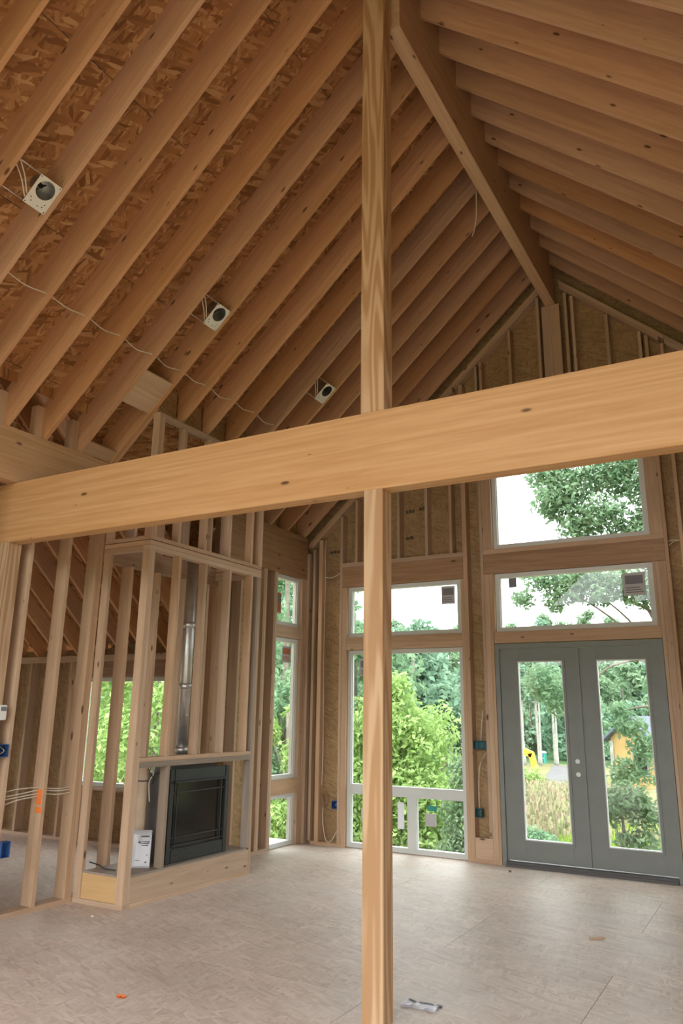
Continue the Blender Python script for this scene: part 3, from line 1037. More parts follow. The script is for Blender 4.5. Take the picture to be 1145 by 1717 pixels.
wo_ = root('wall_wing_outer', (WXA, 3.6, 0), 'outer end walls of the side room beyond the studs', 'wall', kind='structure')
for ya, yb, za, zb in ((-0.5, 4.4, -0.3, 2.6), (7.2, YW + 0.14, -0.3, 2.6), (4.4, 7.2, -0.3, 0.25), (4.4, 7.2, 1.9, 2.6)):
    box('sheathing_panel', WXA - 0.014, WXA - 0.002, ya + 0.002, yb - 0.002, za, zb, 'osb_wall', wo_)
P = [(WXA - 0.014, -0.5, 2.602), (WXA - 0.002, -0.5, 2.602), (WXA - 0.002, YW, 2.602), (WXA - 0.014, YW, 2.602)]
P += [(WXA - 0.014, YRW - 0.1, zrw + 0.2), (WXA - 0.002, YRW - 0.1, zrw + 0.2), (WXA - 0.002, YRW + 0.1, zrw + 0.2), (WXA - 0.014, YRW + 0.1, zrw + 0.2)]
hexa('gable_panel', P, (0, 1, 0), 'osb_wall', wo_)
for xa, xb in ((WXA, -9.8), (-9.798, -6.05)):
    box('sheathing_panel', xa, xb, -0.514, -0.502, -0.3, 2.5, 'osb_wall', wo_, grain=0)

# ------------------------------------------------------------------ fireplace chase framing
ch = root('fireplace_chase', (-5.3, 6.37, 0), 'box of studs and plates framed out around the fireplace', 'framing')
CF, CB = -5.24, -5.33
CS, CN = 5.43, 7.31
def cb(name, xa, xb, ya, yb, za, zb, mat='stud', **k):
    return box(name, xa, xb, ya, yb, za, zb, mat, ch, **k)
cb('sole_plate', CB, CF, CS + 0.091, CN, 0.0, 0.04)
cb('sole_plate', XL + 0.001, CF, CS, CS + 0.09, 0.0, 0.04)
cb('sole_plate', XL + 0.001, CB - 0.001, CN - 0.09, CN, 0.0, 0.04)
# corner studs
cb('stud', CB, CF, CS, CS + T, 0.041, 3.229)
cb('stud', CB, CF, CS + T + 0.001, CS + 2 * T, 0.041, 3.229)
cb('stud', XL + 0.001, XL + 0.09, CS, CS + T, 0.041, 3.229)
cb('stud', CB, CF, CN - T, CN, 0.041, 3.229)
cb('stud', CB, CF, CN - 2 * T - 0.001, CN - T - 0.001, 0.272, 3.229, 'grey_wood')
cb('stud', XL + 0.001, XL + 0.09, CN - T, CN, 0.041, 3.229)
# hearth box
cb('hearth_board', -5.279, CF - 0.001, CS + 2 * T + 0.001, CN - T - 0.001, 0.041, 0.252, 'stud')
cb('hearth_board', XL + 0.091, CB - 0.001, CS + 0.012, CS + 0.03, 0.041, 0.252, 'ply')
cb('hearth_top', XL + 0.091, CB - 0.001, CS + 0.012, CN - 0.04, 0.253, 0.271, 'grey_wood')
cb('hearth_top', CB, CF - 0.001, CS + 2 * T + 0.001, CN - 2 * T - 0.002, 0.253, 0.271, 'grey_wood')
# opening: jack stud and mantel header
cb('jack_stud', CB, CF, 5.893, 5.931, 0.272, 1.178, 'grey_wood')
cb('mantel_header', CB, CF, CS + 2 * T + 0.001, CN - 2 * T - 0.002, 1.18, 1.232, 'grey_wood')
cb('mantel_plate', CB, CF, CS + 2 * T + 0.001, CN - 2 * T - 0.002, 1.233, 1.271)
for yn in (5.90, 6.32, 6.74, 7.15):
    cb('stud', CB, CF, yn - T, yn, 1.272, 3.229)
# plates at the top of the lower tier
for za, zb in ((3.23, 3.275), (3.278, 3.322), (3.330, 3.370)):
    cb('top_plate', CB, CF, CS, CN, za, zb)
    cb('top_plate', XL + 0.001, CB - 0.001, CS, CS + 0.09, za, zb)
    cb('top_plate', XL + 0.001, CB - 0.001, CN - 0.09, CN, za, zb)
# upper tier
for yn in (CS + T, CS + 2 * T + 0.001):
    cb('stud', CB, CF, yn - T, yn, 3.371, zl(CB) - 0.004)
for yn in (5.86, 6.28, 6.70, 7.12, CN - 0.04, CN):
    cb('stud', CB, CF, yn - T, yn, 3.371, 4.628)
cb('top_plate', CB, CF, CS + 2 * T + 0.002, CN, 4.629, 4.668)
cb('stud', XL + 0.001, XL + 0.09, CS, CS + T, 3.371, zl(XL) - 0.002)
cb('stud', XL + 0.001, XL + 0.09, CN - T, CN, 3.371, zl(XL) - 0.002)

# ------------------------------------------------------------------ fireplace insert
fp = root('fireplace', (-5.5, 6.49, 0.272), 'black gas fireplace insert with mission-style grid over dark glass', 'fireplace')
FX = -5.30
FY0, FY1, FZ0, FZ1 = 6.01, 6.955, 0.275, 1.135
def fb(name, d0, d1, ya, yb, za, zb, mat='black', parent=fp, **k):
    return box(name, FX - d1, FX - d0, ya, yb, za, zb, mat, parent, **k)
fb('firebox', 0.042, 0.44, FY0 + 0.04, FY1 - 0.04, FZ0, 1.09, 'panel_grey')
fb('top_collar', 0.08, 0.30, FY0 + 0.10, FY1 - 0.14, 1.091, 1.165, 'panel_grey')
fr = fb('face_stile', 0.0, 0.04, FY0, FY0 + 0.07, FZ0, FZ1, bevel=0.006)
fb('face_stile', 0.0, 0.04, FY1 - 0.07, FY1, FZ0, FZ1, bevel=0.006)
fb('top_panel', 0.0, 0.04, FY0 + 0.071, FY1 - 0.071, 1.02, FZ1, bevel=0.006)
fb('bottom_panel', 0.0, 0.04, FY0 + 0.071, FY1 - 0.071, FZ0, 0.40, bevel=0.006)
fb('hood', -0.035, -0.001, FY0 + 0.05, FY1 - 0.05, 1.005, 1.022, bevel=0.004)
fb('pane', 0.030, 0.036, FY0 + 0.071, FY1 - 0.071, 0.405, 1.018, 'black_glass')
for yc in (FY0 + 0.125, FY1 - 0.125):
    fb('grid_bar', 0.002, 0.012, yc - 0.006, yc + 0.006, 0.38, 1.00)
for zc in (0.50, 0.915):
    fb('grid_bar', 0.013, 0.022, FY0 + 0.072, FY1 - 0.072, zc - 0.006, zc + 0.006)
for zc in (0.335, 0.375, 0.43):
    fb('louvre', -0.004, -0.0005, FY0 + 0.08, FY1 - 0.08, zc - 0.004, zc + 0.004)

fp2 = root('flue_pipe', (-5.56, 6.45, 1.1), 'shiny galvanised flue pipe rising inside the stud chase', 'pipe')
tube('pipe', [(-5.56, 6.45, 1.17), (-5.56, 6.45, 3.45)], 0.062, 'metal', fp2, 18)
for zc in (1.30, 1.95, 2.60):
    tube('collar', [(-5.56, 6.45, zc - 0.03), (-5.56, 6.45, zc + 0.03)], 0.068, 'metal', fp2, 18)

ct = root('cardboard_tube', (-5.50, 5.83, 0.272), 'upright brown cardboard tube leaning beside the fireplace', 'tube')
tube('roll', [(-5.51, 5.86, 0.273), (-5.515, 5.865, 1.16)], 0.052, 'card', ct, 16)
tube('strap', [(-5.514, 5.864, 1.03), (-5.514, 5.864, 1.04)], 0.054, 'wire_black', ct, 16)

bg = root('manual_bag', (-5.41, 5.79, 0.272), 'clear plastic bag holding a white instruction sheet', 'bag')
def bagsheet(name, u0, u1, z0, z1, off, th, mat, parent, bulge=0.02, nu=6, nz=6):
    a, b = Vector((-5.495, 5.735, 0)), Vector((-5.335, 5.845, 0))
    nrm_ = Vector((0.57, -0.82, 0)).normalized()
    vs, fs = [], []
    for s_ in (0, 1):
        for j in range(nz + 1):
            for i in range(nu + 1):
                u = u0 + (u1 - u0) * i / nu
                v = j / nz
                p = a.lerp(b, u) + Vector((0, 0, z0 + (z1 - z0) * v)) + nrm_ * (off + th * s_ + bulge * math.sin(math.pi * u) * math.sin(math.pi * v) - 0.03 * v)
                vs.append(p)
    n1 = (nu + 1) * (nz + 1)
    for j in range(nz):
        for i in range(nu):
            q = j * (nu + 1) + i
            fs.append((q, q + 1, q + nu + 2, q + nu + 1))
            fs.append((n1 + q, n1 + q + nu + 1, n1 + q + nu + 2, n1 + q + 1))
    rim = [j * (nu + 1) for j in range(nz + 1)], [j * (nu + 1) + nu for j in range(nz + 1)], list(range(nu + 1)), list(range(nz * (nu + 1), n1))
    for r in rim:
        for a_, b_ in zip(r[:-1], r[1:]):
            fs.append((a_, b_, n1 + b_, n1 + a_))
    return meshobj(name, vs, fs, mat, parent, (-5.41, 5.79, z0), True)
bagsheet('bag_film', 0.0, 1.0, 0.274, 0.60, 0.0, 0.004, 'bag', bg)
ps = bagsheet('sheet', 0.22, 0.98, 0.29, 0.57, 0.005, 0.002, 'paper', bg)
for k, (u0, u1, za, zb) in enumerate(((0.5, 0.9, 0.545, 0.552), (0.4, 0.5, 0.49, 0.515), (0.55, 0.92, 0.50, 0.506), (0.55, 0.9, 0.485, 0.491), (0.55, 0.86, 0.47, 0.476), (0.3, 0.5, 0.34, 0.37), (0.8, 0.86, 0.385, 0.40), (0.75, 0.84, 0.32, 0.36))):
    bagsheet('print_line', u0, u1, za, zb, 0.0085 + 0.02 * 0.3, 0.0008, 'label_dark', ps, bulge=0.012, nu=2, nz=1)
for k, pts in enumerate((((-5.46, 5.88, 1.178), (-5.42, 5.90, 1.10), (-5.43, 5.86, 1.02), (-5.40, 5.85, 0.85)),
                         ((-5.40, 5.84, 1.178), (-5.43, 5.86, 1.11), (-5.41, 5.90, 1.06), (-5.45, 5.92, 1.0)))):
    o = tube('cable', smoothpts(pts), 0.005, 'wire_black' if k else 'wire')
    tag(o, ('black' if k else 'pale') + ' cable dangling below the mantel header beside the fireplace', 'cable')
o = tube('cable', smoothpts([(-5.86, 5.60, 0.31), (-5.75, 5.62, 0.29), (-5.62, 5.56, 0.282), (-5.50, 5.58, 0.278)]), 0.006, 'wire_black')
tag(o, 'dark cable lying on the low hearth box behind the corner stud', 'cable')

# ------------------------------------------------------------------ recessed light housings
def canlight(i, label):
    ys = Y0 + DY * i - T - 0.002
    xc = -4.455
    c0 = Vector((xc, ys - 0.098, zl(xc)))
    u, v, nn = slv, Vector((0, 1, 0)), nrm
    r = root('recessed_light', tuple(c0), label, 'light', 'recessed light housings between the left rafters')
    L, Wd, rr = 0.125, 0.097, 0.074
    hc = 0.035
    n = 32
    ring, outer = [], []
    for k in range(n):
        a = 2 * math.pi * k / n
        ring.append((hc + rr * math.cos(a), rr * math.sin(a)))
        ca, sa = math.cos(a), math.sin(a)
        # ray from the hole centre out to the plate edge
        tx = ((L - hc) if ca > 0 else (L + hc)) / abs(ca) if abs(ca) > 1e-6 else 1e9
        ty = Wd / abs(sa) if abs(sa) > 1e-6 else 1e9
        t_ = min(tx, ty)
        outer.append((hc + t_ * ca, t_ * sa))
    # exact corners
    for cx, cy in ((L, Wd), (-L, Wd), (-L, -Wd), (L, -Wd)):
        k = min(range(n), key=lambda q: (outer[q][0] - cx) ** 2 + (outer[q][1] - cy) ** 2)
        outer[k] = (cx, cy)
    vs, fs = [], []
    for d in (0.0, 0.0015):
        for q in ring + outer:
            vs.append(c0 + u * q[0] + v * q[1] + nn * d)
    for k in range(n):
        k2 = (k + 1) % n
        fs.append((k, k2, n + k2, n + k))
        fs.append((2 * n + k, 3 * n + k, 3 * n + k2, 2 * n + k2))
        fs.append((n + k, n + k2, 3 * n + k2, 3 * n + k))
    pl = meshobj('mounting_plate', vs, fs, 'plate', r, tuple(c0))
    vs, fs = [], []
    hh = c0 + u * hc
    for d, q in ((0.002, rr - 0.001), (0.13, rr - 0.004), (0.13, 0.0)):
        for k in range(n):
            a = 2 * math.pi * k / n
            vs.append(hh + u * (q * math.cos(a)) + v * (q * math.sin(a)) + nn * d)
    for k in range(n):
        k2 = (k + 1) % n
        fs.append((k, k2, n + k2, n + k))
        fs.append((n + k, n + k2, 2 * n + k2, 2 * n + k))
    cn = meshobj('can', vs, fs, 'can', r, tuple(hh), False)
    tube('lamp_holder', [hh + nn * 0.129, hh + nn * 0.085], 0.018, 'dark', cn, 12)
    tube('socket_lead', smoothpts([hh + nn * 0.09 + u * 0.01, hh + nn * 0.05 + u * 0.03 + v * 0.01, hh + nn * 0.03 - v * 0.03, hh + nn * 0.06 - u * 0.04 - v * 0.03]), 0.004, 'dark', cn)
    for qx, qy in ((0.112, 0.084), (0.112, -0.084), (-0.112, 0.084), (-0.112, -0.084), (-0.085, 0.05), (-0.085, -0.05), (-0.06, 0.06), (-0.095, 0.015), (-0.06, -0.065)):
        q = c0 + u * qx + v * qy
        tube('punch_hole', [q - nn * 0.0008, q - nn * 0.0001], 0.005, 'dark', pl, 8)
    y_prev = Y0 + DY * (i - 1) + 0.001
    for qx in (0.118, -0.118):
        tube('hanger_bar', [(c0 + u * qx + nn * 0.01).xyz, Vector(((c0 + u * qx + nn * 0.012).x, y_prev, (c0 + u * qx + nn * 0.012).z))], 0.004, 'metal', r)
    for s_ in (0, 1):
        q = c0 - u * (0.06 + 0.03 * s_) - v * 0.097
        e = Vector(((c0 + u * (0.06 - 0.05 * s_)).x, y_prev + 0.002, (c0 + u * (0.06 - 0.05 * s_)).z + 0.12))
        mid = (q + e) / 2 + nn * 0.01 + v * 0.02
        tube('supply_cable', smoothpts([q + nn * 0.012, mid, e]), 0.005, 'wire', r)
    return r
canlight(2, 'recessed light housing nearest the camera, upper left of the roof')
canlight(7, 'middle recessed light housing on the left roof slope above the chase')
canlight(12, 'farthest recessed light housing just above the tie beam')

# ------------------------------------------------------------------ cables in the roof
pts = []
for i in range(2, 12):
    yi = Y0 + DY * i
    zc = zl(-4.97) + 0.05
    pts.append((-4.97, yi - T / 2, zc))
    pts.append((-4.975 + RNG.uniform(-0.01, 0.01), yi + DY * 0.45, zc - RNG.uniform(0.02, 0.045)))
o = tube('cable', smoothpts(pts[:-1]), 0.0045, 'wire')
tag(o, 'pale cable threaded from rafter to rafter low on the left slope', 'cable')
o = tube('cable', smoothpts([(-2.36, 7.12, zl(-2.36) + 0.02), (-2.37, 7.14, 7.26), (-2.385, 7.16, 7.08), (-2.42, 7.17, 6.93), (-2.44, 7.17, 6.87)]), 0.0075, 'wire')
tag(o, 'pale cable end hanging down beside the ridge beam', 'cable')
yy = Y0 + DY * 11 - T - 0.006
cp = [(x_, yy, zl(x_) + dz_) for x_, dz_ in ((-5.2, 0.05), (-4.7, 0.07), (-4.2, 0.12), (-3.7, 0.15), (-3.2, 0.17), (-2.8, 0.15), (-2.4, 0.14))]
o = tube('cable', smoothpts(cp), 0.005, 'wire_brown')
tag(o, 'brownish cable stapled along the side of a rafter behind the king post', 'cable')
for k, (yc, xc) in enumerate(((8.20, -5.40), (8.62, -5.25))):
    o = tube('cable', smoothpts([(xc, yc, zl(xc) + 0.10), (xc - 0.02, yc + 0.10, zl(xc) + 0.04), (xc + 0.01, yc + 0.19, zl(xc) + 0.09)]), 0.010, 'wire')
    tag(o, ('short pale cable between far rafters just under the tie beam' if k == 0 else 'short pale cable between the last rafters above the left windows'), 'cable')

# ------------------------------------------------------------------ electrical things on the studs
def elbox(label, mat, x0, x1, y0, y1, z0, z1, open_axis, group=None, wires=True):
    """five-sided box with visible rim, dark inside and leads"""
    r = root('electrical_box', ((x0 + x1) / 2, (y0 + y1) / 2, z0), label, 'electrical box', group)
    t = 0.005
    if open_axis == 'x':     # opens towards +x
        box('back', x0, x0 + t, y0, y1, z0, z1, mat, r)
        box('side', x0 + t, x1, y0, y0 + t, z0, z1, mat, r)
        box('side', x0 + t, x1, y1 - t, y1, z0, z1, mat, r)
        box('side', x0 + t, x1, y0 + t, y1 - t, z0, z0 + t, mat, r)
        box('side', x0 + t, x1, y0 + t, y1 - t, z1 - t, z1, mat, r)
        if wires:
            for k in range(3):
                ya = y0 + (y1 - y0) * (0.25 + 0.25 * k)
                tube('lead', smoothpts([(x0 + t, ya, z1 - 0.02), (x1 - 0.01, ya + 0.01, (z0 + z1) / 2), (x0 + 0.02, ya - 0.01, z0 + 0.02)]), 0.003, 'wire' if k == 1 else 'wire_black', r)
    else:                    # opens towards -y
        box('back', x0, x1, y1 - t, y1, z0, z1, mat, r)
        box('side', x0, x0 + t, y0, y1 - t, z0, z1, mat, r)
        box('side', x1 - t, x1, y0, y1 - t, z0, z1, mat, r)
        box('side', x0 + t, x1 - t, y0, y1 - t, z0, z0 + t, mat, r)
        box('side', x0 + t, x1 - t, y0, y1 - t, z1 - t, z1, mat, r)
        if wires:
            for k in range(2):
                xa = x0 + (x1 - x0) * (0.33 + 0.33 * k)
                tube('lead', smoothpts([(xa, y1 - t, z1 - 0.02), (xa + 0.005, y0 + 0.01, (z0 + z1) / 2), (xa, y1 - 0.02, z0 + 0.02)]), 0.003, 'wire' if k else 'wire_black', r)
    return r
elbox('wide blue electrical box with loose leads on the first left stud', 'blue', -5.90, -5.835, 4.452, 4.545, 1.295, 1.40, 'x')
elbox('single blue electrical box low on the first left stud', 'blue', -5.90, -5.835, 4.590, 4.675, 0.485, 0.61, 'x', wires=False)
elbox('wide teal electrical box between studs beside the doors', 'teal', -3.398, -3.225, YB + 0.01, YB + 0.08, 1.285, 1.385, 'y')
elbox('single teal electrical box low beside the doors', 'teal', -3.398, -3.31, YB + 0.01, YB + 0.08, 0.50, 0.60, 'y')
elbox('single dark blue electrical box in the corner bay left of the picture window', 'blue', -5.40, -5.315, YB + 0.01, YB + 0.08, 0.46, 0.56, 'y')

th = root('thermostat', (-5.83, 4.45, 1.60), 'white thermostat mounted on the left post at the frame edge', 'thermostat')
box('case', -5.861, -5.835, 4.395, 4.485, 1.60, 1.725, 'white', th, bevel=0.006)
box('screen', -5.834, -5.832, 4.42, 4.475, 1.675, 1.71, 'label_dark', th)

for k, (za, zb_, sag, lab) in enumerate(((0.985, 1.005, 0.02, 'topmost of the cables strung through the left studs'), (0.955, 0.985, 0.00, 'second of the cables strung through the left studs'),
                                  (0.93, 0.955, 0.005, 'third of the cables strung through the left studs'), (0.87, 0.935, 0.02, 'lowest drooping cable strung through the left studs'))):
    p_ = [(-5.93, 4.55, za), (-5.92, 4.75, (za + zb_) / 2 + sag), (-5.93, 4.99, zb_ + 0.005)]
    if k < 3:
        p_ += [(-5.92, 5.18, zb_ - 0.015), (-5.93, 5.36, zb_ - 0.012)]
    o = tube('cable', smoothpts(p_), 0.0055, 'wire')
    tag(o, lab, 'cable')

# orange spray mark on the second stud
for za, zb_, w in ((0.87, 1.0, 0.05), (0.80, 0.85, 0.06)):
    o = box('paint_mark', -5.94, -5.94 + w * 1.4, 5.015 - T - 0.0012, 5.015 - T - 0.0002, za, zb_, 'orange', wlr)
    o['label'] = 'orange paint mark'

# cables in the corner bay of the gable wall and right of the doors
o = tube('cable', smoothpts([(-5.60, YB + 0.06, 3.60), (-5.50, YB + 0.05, 3.575), (-5.40, YB + 0.05, 3.60), (-5.315, YB + 0.06, 3.64)]), 0.006, 'wire')
tag(o, 'pale cable strung across the corner bay above the picture window', 'cable')
o = tube('cable', smoothpts([(-5.58, YB + 0.06, 4.16), (-5.585, YB + 0.04, 3.9), (-5.58, YB + 0.05, 3.6), (-5.585, YB + 0.05, 2.4), (-5.57, YB + 0.05, 1.2), (-5.58, YB + 0.05, 0.75)]), 0.006, 'wire')
tag(o, 'pale cable running down the corner bay of the gable wall', 'cable')
pts = []
for k in range(40):
    a = k * 2 * math.pi / 10
    pts.append((-5.53 + 0.035 * math.cos(a), YB + 0.03 + 0.0014 * k, 0.56 + 0.085 * math.sin(a)))
o = tube('cable_coil', pts, 0.005, 'wire_brown')
tag(o, 'small coil of cable hanging in the corner bay near the floor', 'cable')
o = tube('cable', smoothpts([(-5.56, YB + 0.06, 0.46), (-5.55, YB + 0.05, 0.25), (-5.50, YB + 0.05, 0.06), (-5.42, YB + 0.05, 0.06), (-5.33, YB + 0.06, 0.2)]), 0.006, 'wire')
tag(o, 'pale cable looping along the bottom of the corner bay', 'cable')
o = tube('cable', smoothpts([(-3.27, YB + 0.06, 1.75), (-3.29, YB + 0.05, 1.60), (-3.31, YB + 0.05, 1.39)]), 0.006, 'wire')
tag(o, 'pale cable dropping into the wide teal box', 'cable')
o = tube('cable', smoothpts([(-3.25, YB + 0.06, 1.25), (-3.33, YB + 0.05, 1.1), (-3.355, YB + 0.05, 0.85), (-3.355, YB + 0.05, 0.60)]), 0.006, 'wire')
tag(o, 'pale cable running down to the low teal box', 'cable')
for k in range(2):
    o = tube('cable', smoothpts([(-0.955, YB + 0.05, 3.67 - 0.05 * k), (-0.90, YB + 0.04, 3.68 - 0.02 * k), (-0.835, YB + 0.05, 3.67)]), 0.006, 'wire')
    tag(o, ('upper' if k == 0 else 'lower') + ' pale cable crossing the stud bay right of the doors', 'cable')

# ------------------------------------------------------------------ bits on the floor
def crumple(name, cx, cy, L, Wd, ang, h, mat, label, cat, seed, parent=None, z0=0.001):
    rs = np.random.RandomState(seed)
    nu, nv = 9, 5
    vs, fs = [], []
    ca, sa = math.cos(ang), math.sin(ang)
    hgt = rs.rand(nu + 1, nv + 1) * h
    for s_ in (1, 0):
        for i in range(nu + 1):
            for j in range(nv + 1):
                a = (i / nu - 0.5) * L + (rs.rand() - 0.5) * 0.0
                b = (j / nv - 0.5) * Wd * (1 + 0.18 * math.sin(i * 1.7))
                vs.append((cx + a * ca - b * sa, cy + a * sa + b * ca, z0 + hgt[i, j] * s_ + (0.003 if s_ else 0)))
    n1 = (nu + 1) * (nv + 1)
    for i in range(nu):
        for j in range(nv):
            q = i * (nv + 1) + j
            fs.append((q, q + nv + 1, q + nv + 2, q + 1))
            fs.append((n1 + q, n1 + q + 1, n1 + q + nv + 2, n1 + q + nv + 1))
    o = meshobj(name, vs, fs, mat, parent, (cx, cy, z0))
    if parent is None:
        tag(o, label, cat)
    return o
wrp = root('plastic_wrapper', (-2.11, 4.745, 0), 'crumpled white plastic wrapper on the floor beside the post', 'wrapper')
crumple('film', -2.11, 4.745, 0.22, 0.095, 0.05, 0.012, 'paper', '', '', 5, wrp)
crumple('dark_fold', -2.165, 4.755, 0.06, 0.018, -0.4, 0.004, 'label_dark', '', '', 6, wrp, 0.017)
crumple('dark_fold', -2.075, 4.755, 0.09, 0.014, 0.1, 0.004, 'label_dark', '', '', 8, wrp, 0.017)
crumple('dark_fold', -2.005, 4.79, 0.035, 0.03, 0.3, 0.006, 'label_dark', '', '', 9, wrp, 0.002)
crumple('paper_scrap', -3.73, 3.92, 0.055, 0.03, 0.2, 0.012, 'orange', 'small orange scrap on the bare floor at lower left', 'scrap', 3)
wc_ = root('wood_chip', (-1.50, 6.80, 0), 'small flat wooden offcut lying on the floor before the doors', 'offcut')
P = [(-1.55, 6.76, 0.0), (-1.535, 6.735, 0.0), (-1.445, 6.83, 0.0), (-1.465, 6.86, 0.0)]
P = P + [(p_[0], p_[1], 0.012) for p_ in P]
hexa('chip', P, (1, 1, 0), 'stud', wc_)
crumple('knot_chip', -2.88, 8.98, 0.03, 0.025, 0.5, 0.015, 'dark', 'tiny dark chip on the floor by the left door jamb', 'scrap', 12)
crumple('plaster_crumb', -5.30, 5.15, 0.02, 0.015, 0.5, 0.010, 'white', 'tiny white crumb on the floor by the chase corner', 'scrap', 13)

# ------------------------------------------------------------------ outdoors
def zg(x, y):
    d = math.hypot(x + 2.0, y - 6.0)
    z = -1.15 - 0.036 * d
    if d > 150:
        z += min((d - 150) * 0.32, 27)
    z += 0.25 * math.sin(x * 0.11 + 1.3) * math.cos(y * 0.09) * min(1, max(0, (d - 10) / 30))
    return z
gv, gf = [], []
rad_ = [3, 9, 13, 17, 22, 28, 36, 46, 60, 78, 100, 130, 155, 180, 205, 230, 260, 300, 380]
NA = 72
for r in rad_:
    for k in range(NA):
        a = 2 * math.pi * k / NA
        x_, y_ = -2 + r * math.cos(a), 6 + r * math.sin(a)
        gv.append((x_, y_, zg(x_, y_)))
for j in range(len(rad_) - 1):
    for k in range(NA):
        k2 = (k + 1) % NA
        gf.append((j * NA + k, (j + 1) * NA + k, (j + 1) * NA + k2, j * NA + k2))
gf.append(tuple(range(NA)))
o = meshobj('ground', gv, gf, 'ground', None, (-2, 6, -1.2), True)
tag(o, 'rough brown and green field sloping away outside the doors', 'ground', kind='structure')

def strip(name, pts, w, mat, label, cat):
    vs, fs = [], []
    for i, p_ in enumerate(pts):
        a, b = Vector(pts[max(i - 1, 0)]), Vector(pts[min(i + 1, len(pts) - 1)])
        t_ = (b - a).normalized()
        s_ = Vector((-t_.y, t_.x)) * w / 2 * min(1.0, 0.08 + i * 0.4)
        for q in (Vector(p_) + s_, Vector(p_) - s_):
            vs.append((q.x, q.y, zg(q.x, q.y) + 0.06))
        for q in (Vector(p_) + s_, Vector(p_) - s_):
            vs.append((q.x, q.y, zg(q.x, q.y) - 0.3))
    for i in range(len(pts) - 1):
        q = i * 4
        fs += [(q, q + 1, q + 5, q + 4), (q, q + 4, q + 6, q + 2), (q + 1, q + 3, q + 7, q + 5)]
    o = meshobj(name, vs, fs, mat, None, (pts[0][0], pts[0][1], zg(*pts[0])))
    return tag(o, label, cat)
strip('gravel_track', [(-13.6, 56), (-15.0, 62), (-16.8, 70), (-19.2, 80), (-21.8, 92), (-23.8, 100)], 4.5, 'gravel', 'pale gravel track crossing the field beyond the left door', 'track')

def leaves(blobs, count, size, rs, flat=0.0, quad=True):
    """cloud of small pointed leaf blades filling the ellipsoid blobs"""
    w = np.array([b[3] * b[4] * b[5] for b in blobs]) ** (2 / 3.)
    pick = rs.choice(len(blobs), count, p=w / w.sum())
    B = np.array(blobs)[pick]
    d = rs.randn(count, 3)
    d /= np.linalg.norm(d, axis=1)[:, None]
    rr = rs.rand(count) ** 0.45
    rr *= 1 + 0.22 * np.sin(d[:, 0] * 7 + B[:, 0] * 3) * np.sin(d[:, 2] * 6 + B[:, 1])
    c = B[:, :3] + d * rr[:, None] * B[:, 3:6]
    nrm_ = rs.randn(count, 3) * 0.8 + d * 0.7 + np.array([0, 0, 0.5])
    nrm_ /= np.linalg.norm(nrm_, axis=1)[:, None]
    t = np.cross(nrm_, rs.randn(count, 3))
    t /= np.linalg.norm(t, axis=1)[:, None]
    b = np.cross(nrm_, t)
    s = size * (0.6 + 0.8 * rs.rand(count))[:, None]
    v = np.stack([c - t * s, c + b * s * 0.45 + nrm_ * s * 0.12, c + t * s, c - b * s * 0.45 + nrm_ * s * 0.12], axis=1).reshape(-1, 3)
    return v

def leafmesh(v, mat):
    me = bpy.data.meshes.new('leaves')
    n = len(v)
    me.vertices.add(n)
    me.vertices.foreach_set('co', v.astype(np.float32).ravel())
    me.loops.add(n)
    me.loops.foreach_set('vertex_index', np.arange(n, dtype=np.int32))
    me.polygons.add(n // 4)
    me.polygons.foreach_set('loop_start', np.arange(0, n, 4, dtype=np.int32))
    me.polygons.foreach_set('loop_total', np.full(n // 4, 4, dtype=np.int32))
    me.materials.append(M[mat])
    me.update(calc_edges=True)
    me.validate()
    return me

def foliage(r, blobs, count, size, mat, seed):
    """blobs in world coordinates"""
    rs = np.random.RandomState(seed)
    base = np.array(ROOTLOC[r.name])
    v = leaves(blobs, count, size, rs) - base
    o = link('foliage', leafmesh(v, mat), Matrix.Translation(Vector(base)), r)
    o['kind'] = 'stuff'
    return o

def limb(r, pts, r0, r1, mat, name='branch'):
    k = len(pts)
    sm = smoothpts(pts, 4)
    rads = [r0 + (r1 - r0) * i / (len(sm) - 1) for i in range(len(sm))]
    return tube(name, sm, rads, mat, r, 7)

def tree(name, label, x, y, blobs, count, size, mat, seed, bark='bark', tr=0.12, group=None, branches=True):
    z = zg(x, y)
    r = root(name, (x, y, z), label, 'tree', group)
    top = max(b[2] for b in blobs)
    limb(r, [(x, y, z - 0.2), (x + 0.05, y, (z + top) / 2), (x, y, top)], tr, tr * 0.35, bark, 'trunk')
    if branches:
        for b in blobs[:8]:
            h = z + (b[2] - z) * 0.6
            limb(r, [(x, y, h), ((x + b[0]) / 2, (y + b[1]) / 2 - 0.1, h * 0.45 + b[2] * 0.55 + 0.25), (b[0], b[1], b[2])], tr * 0.22, tr * 0.06, bark)
    foliage(r, blobs, count, size, mat, seed)
    return r

def auto_blobs(x, y, z0, z1, rx, n, seed):
    rs = np.random.RandomState(seed)
    out = []
    for k in range(n):
        f = (k + 0.5) / n
        a = rs.rand() * 6.28
        rr = rx * math.sin(math.pi * (0.12 + 0.8 * f)) * 0.65
        s_ = rx * (0.38 + 0.25 * rs.rand()) * (1.15 - 0.5 * f)
        out.append((x + rr * math.cos(a), y + rr * math.sin(a), z0 + (z1 - z0) * f, s_, s_, s_ * 0.85))
    return out

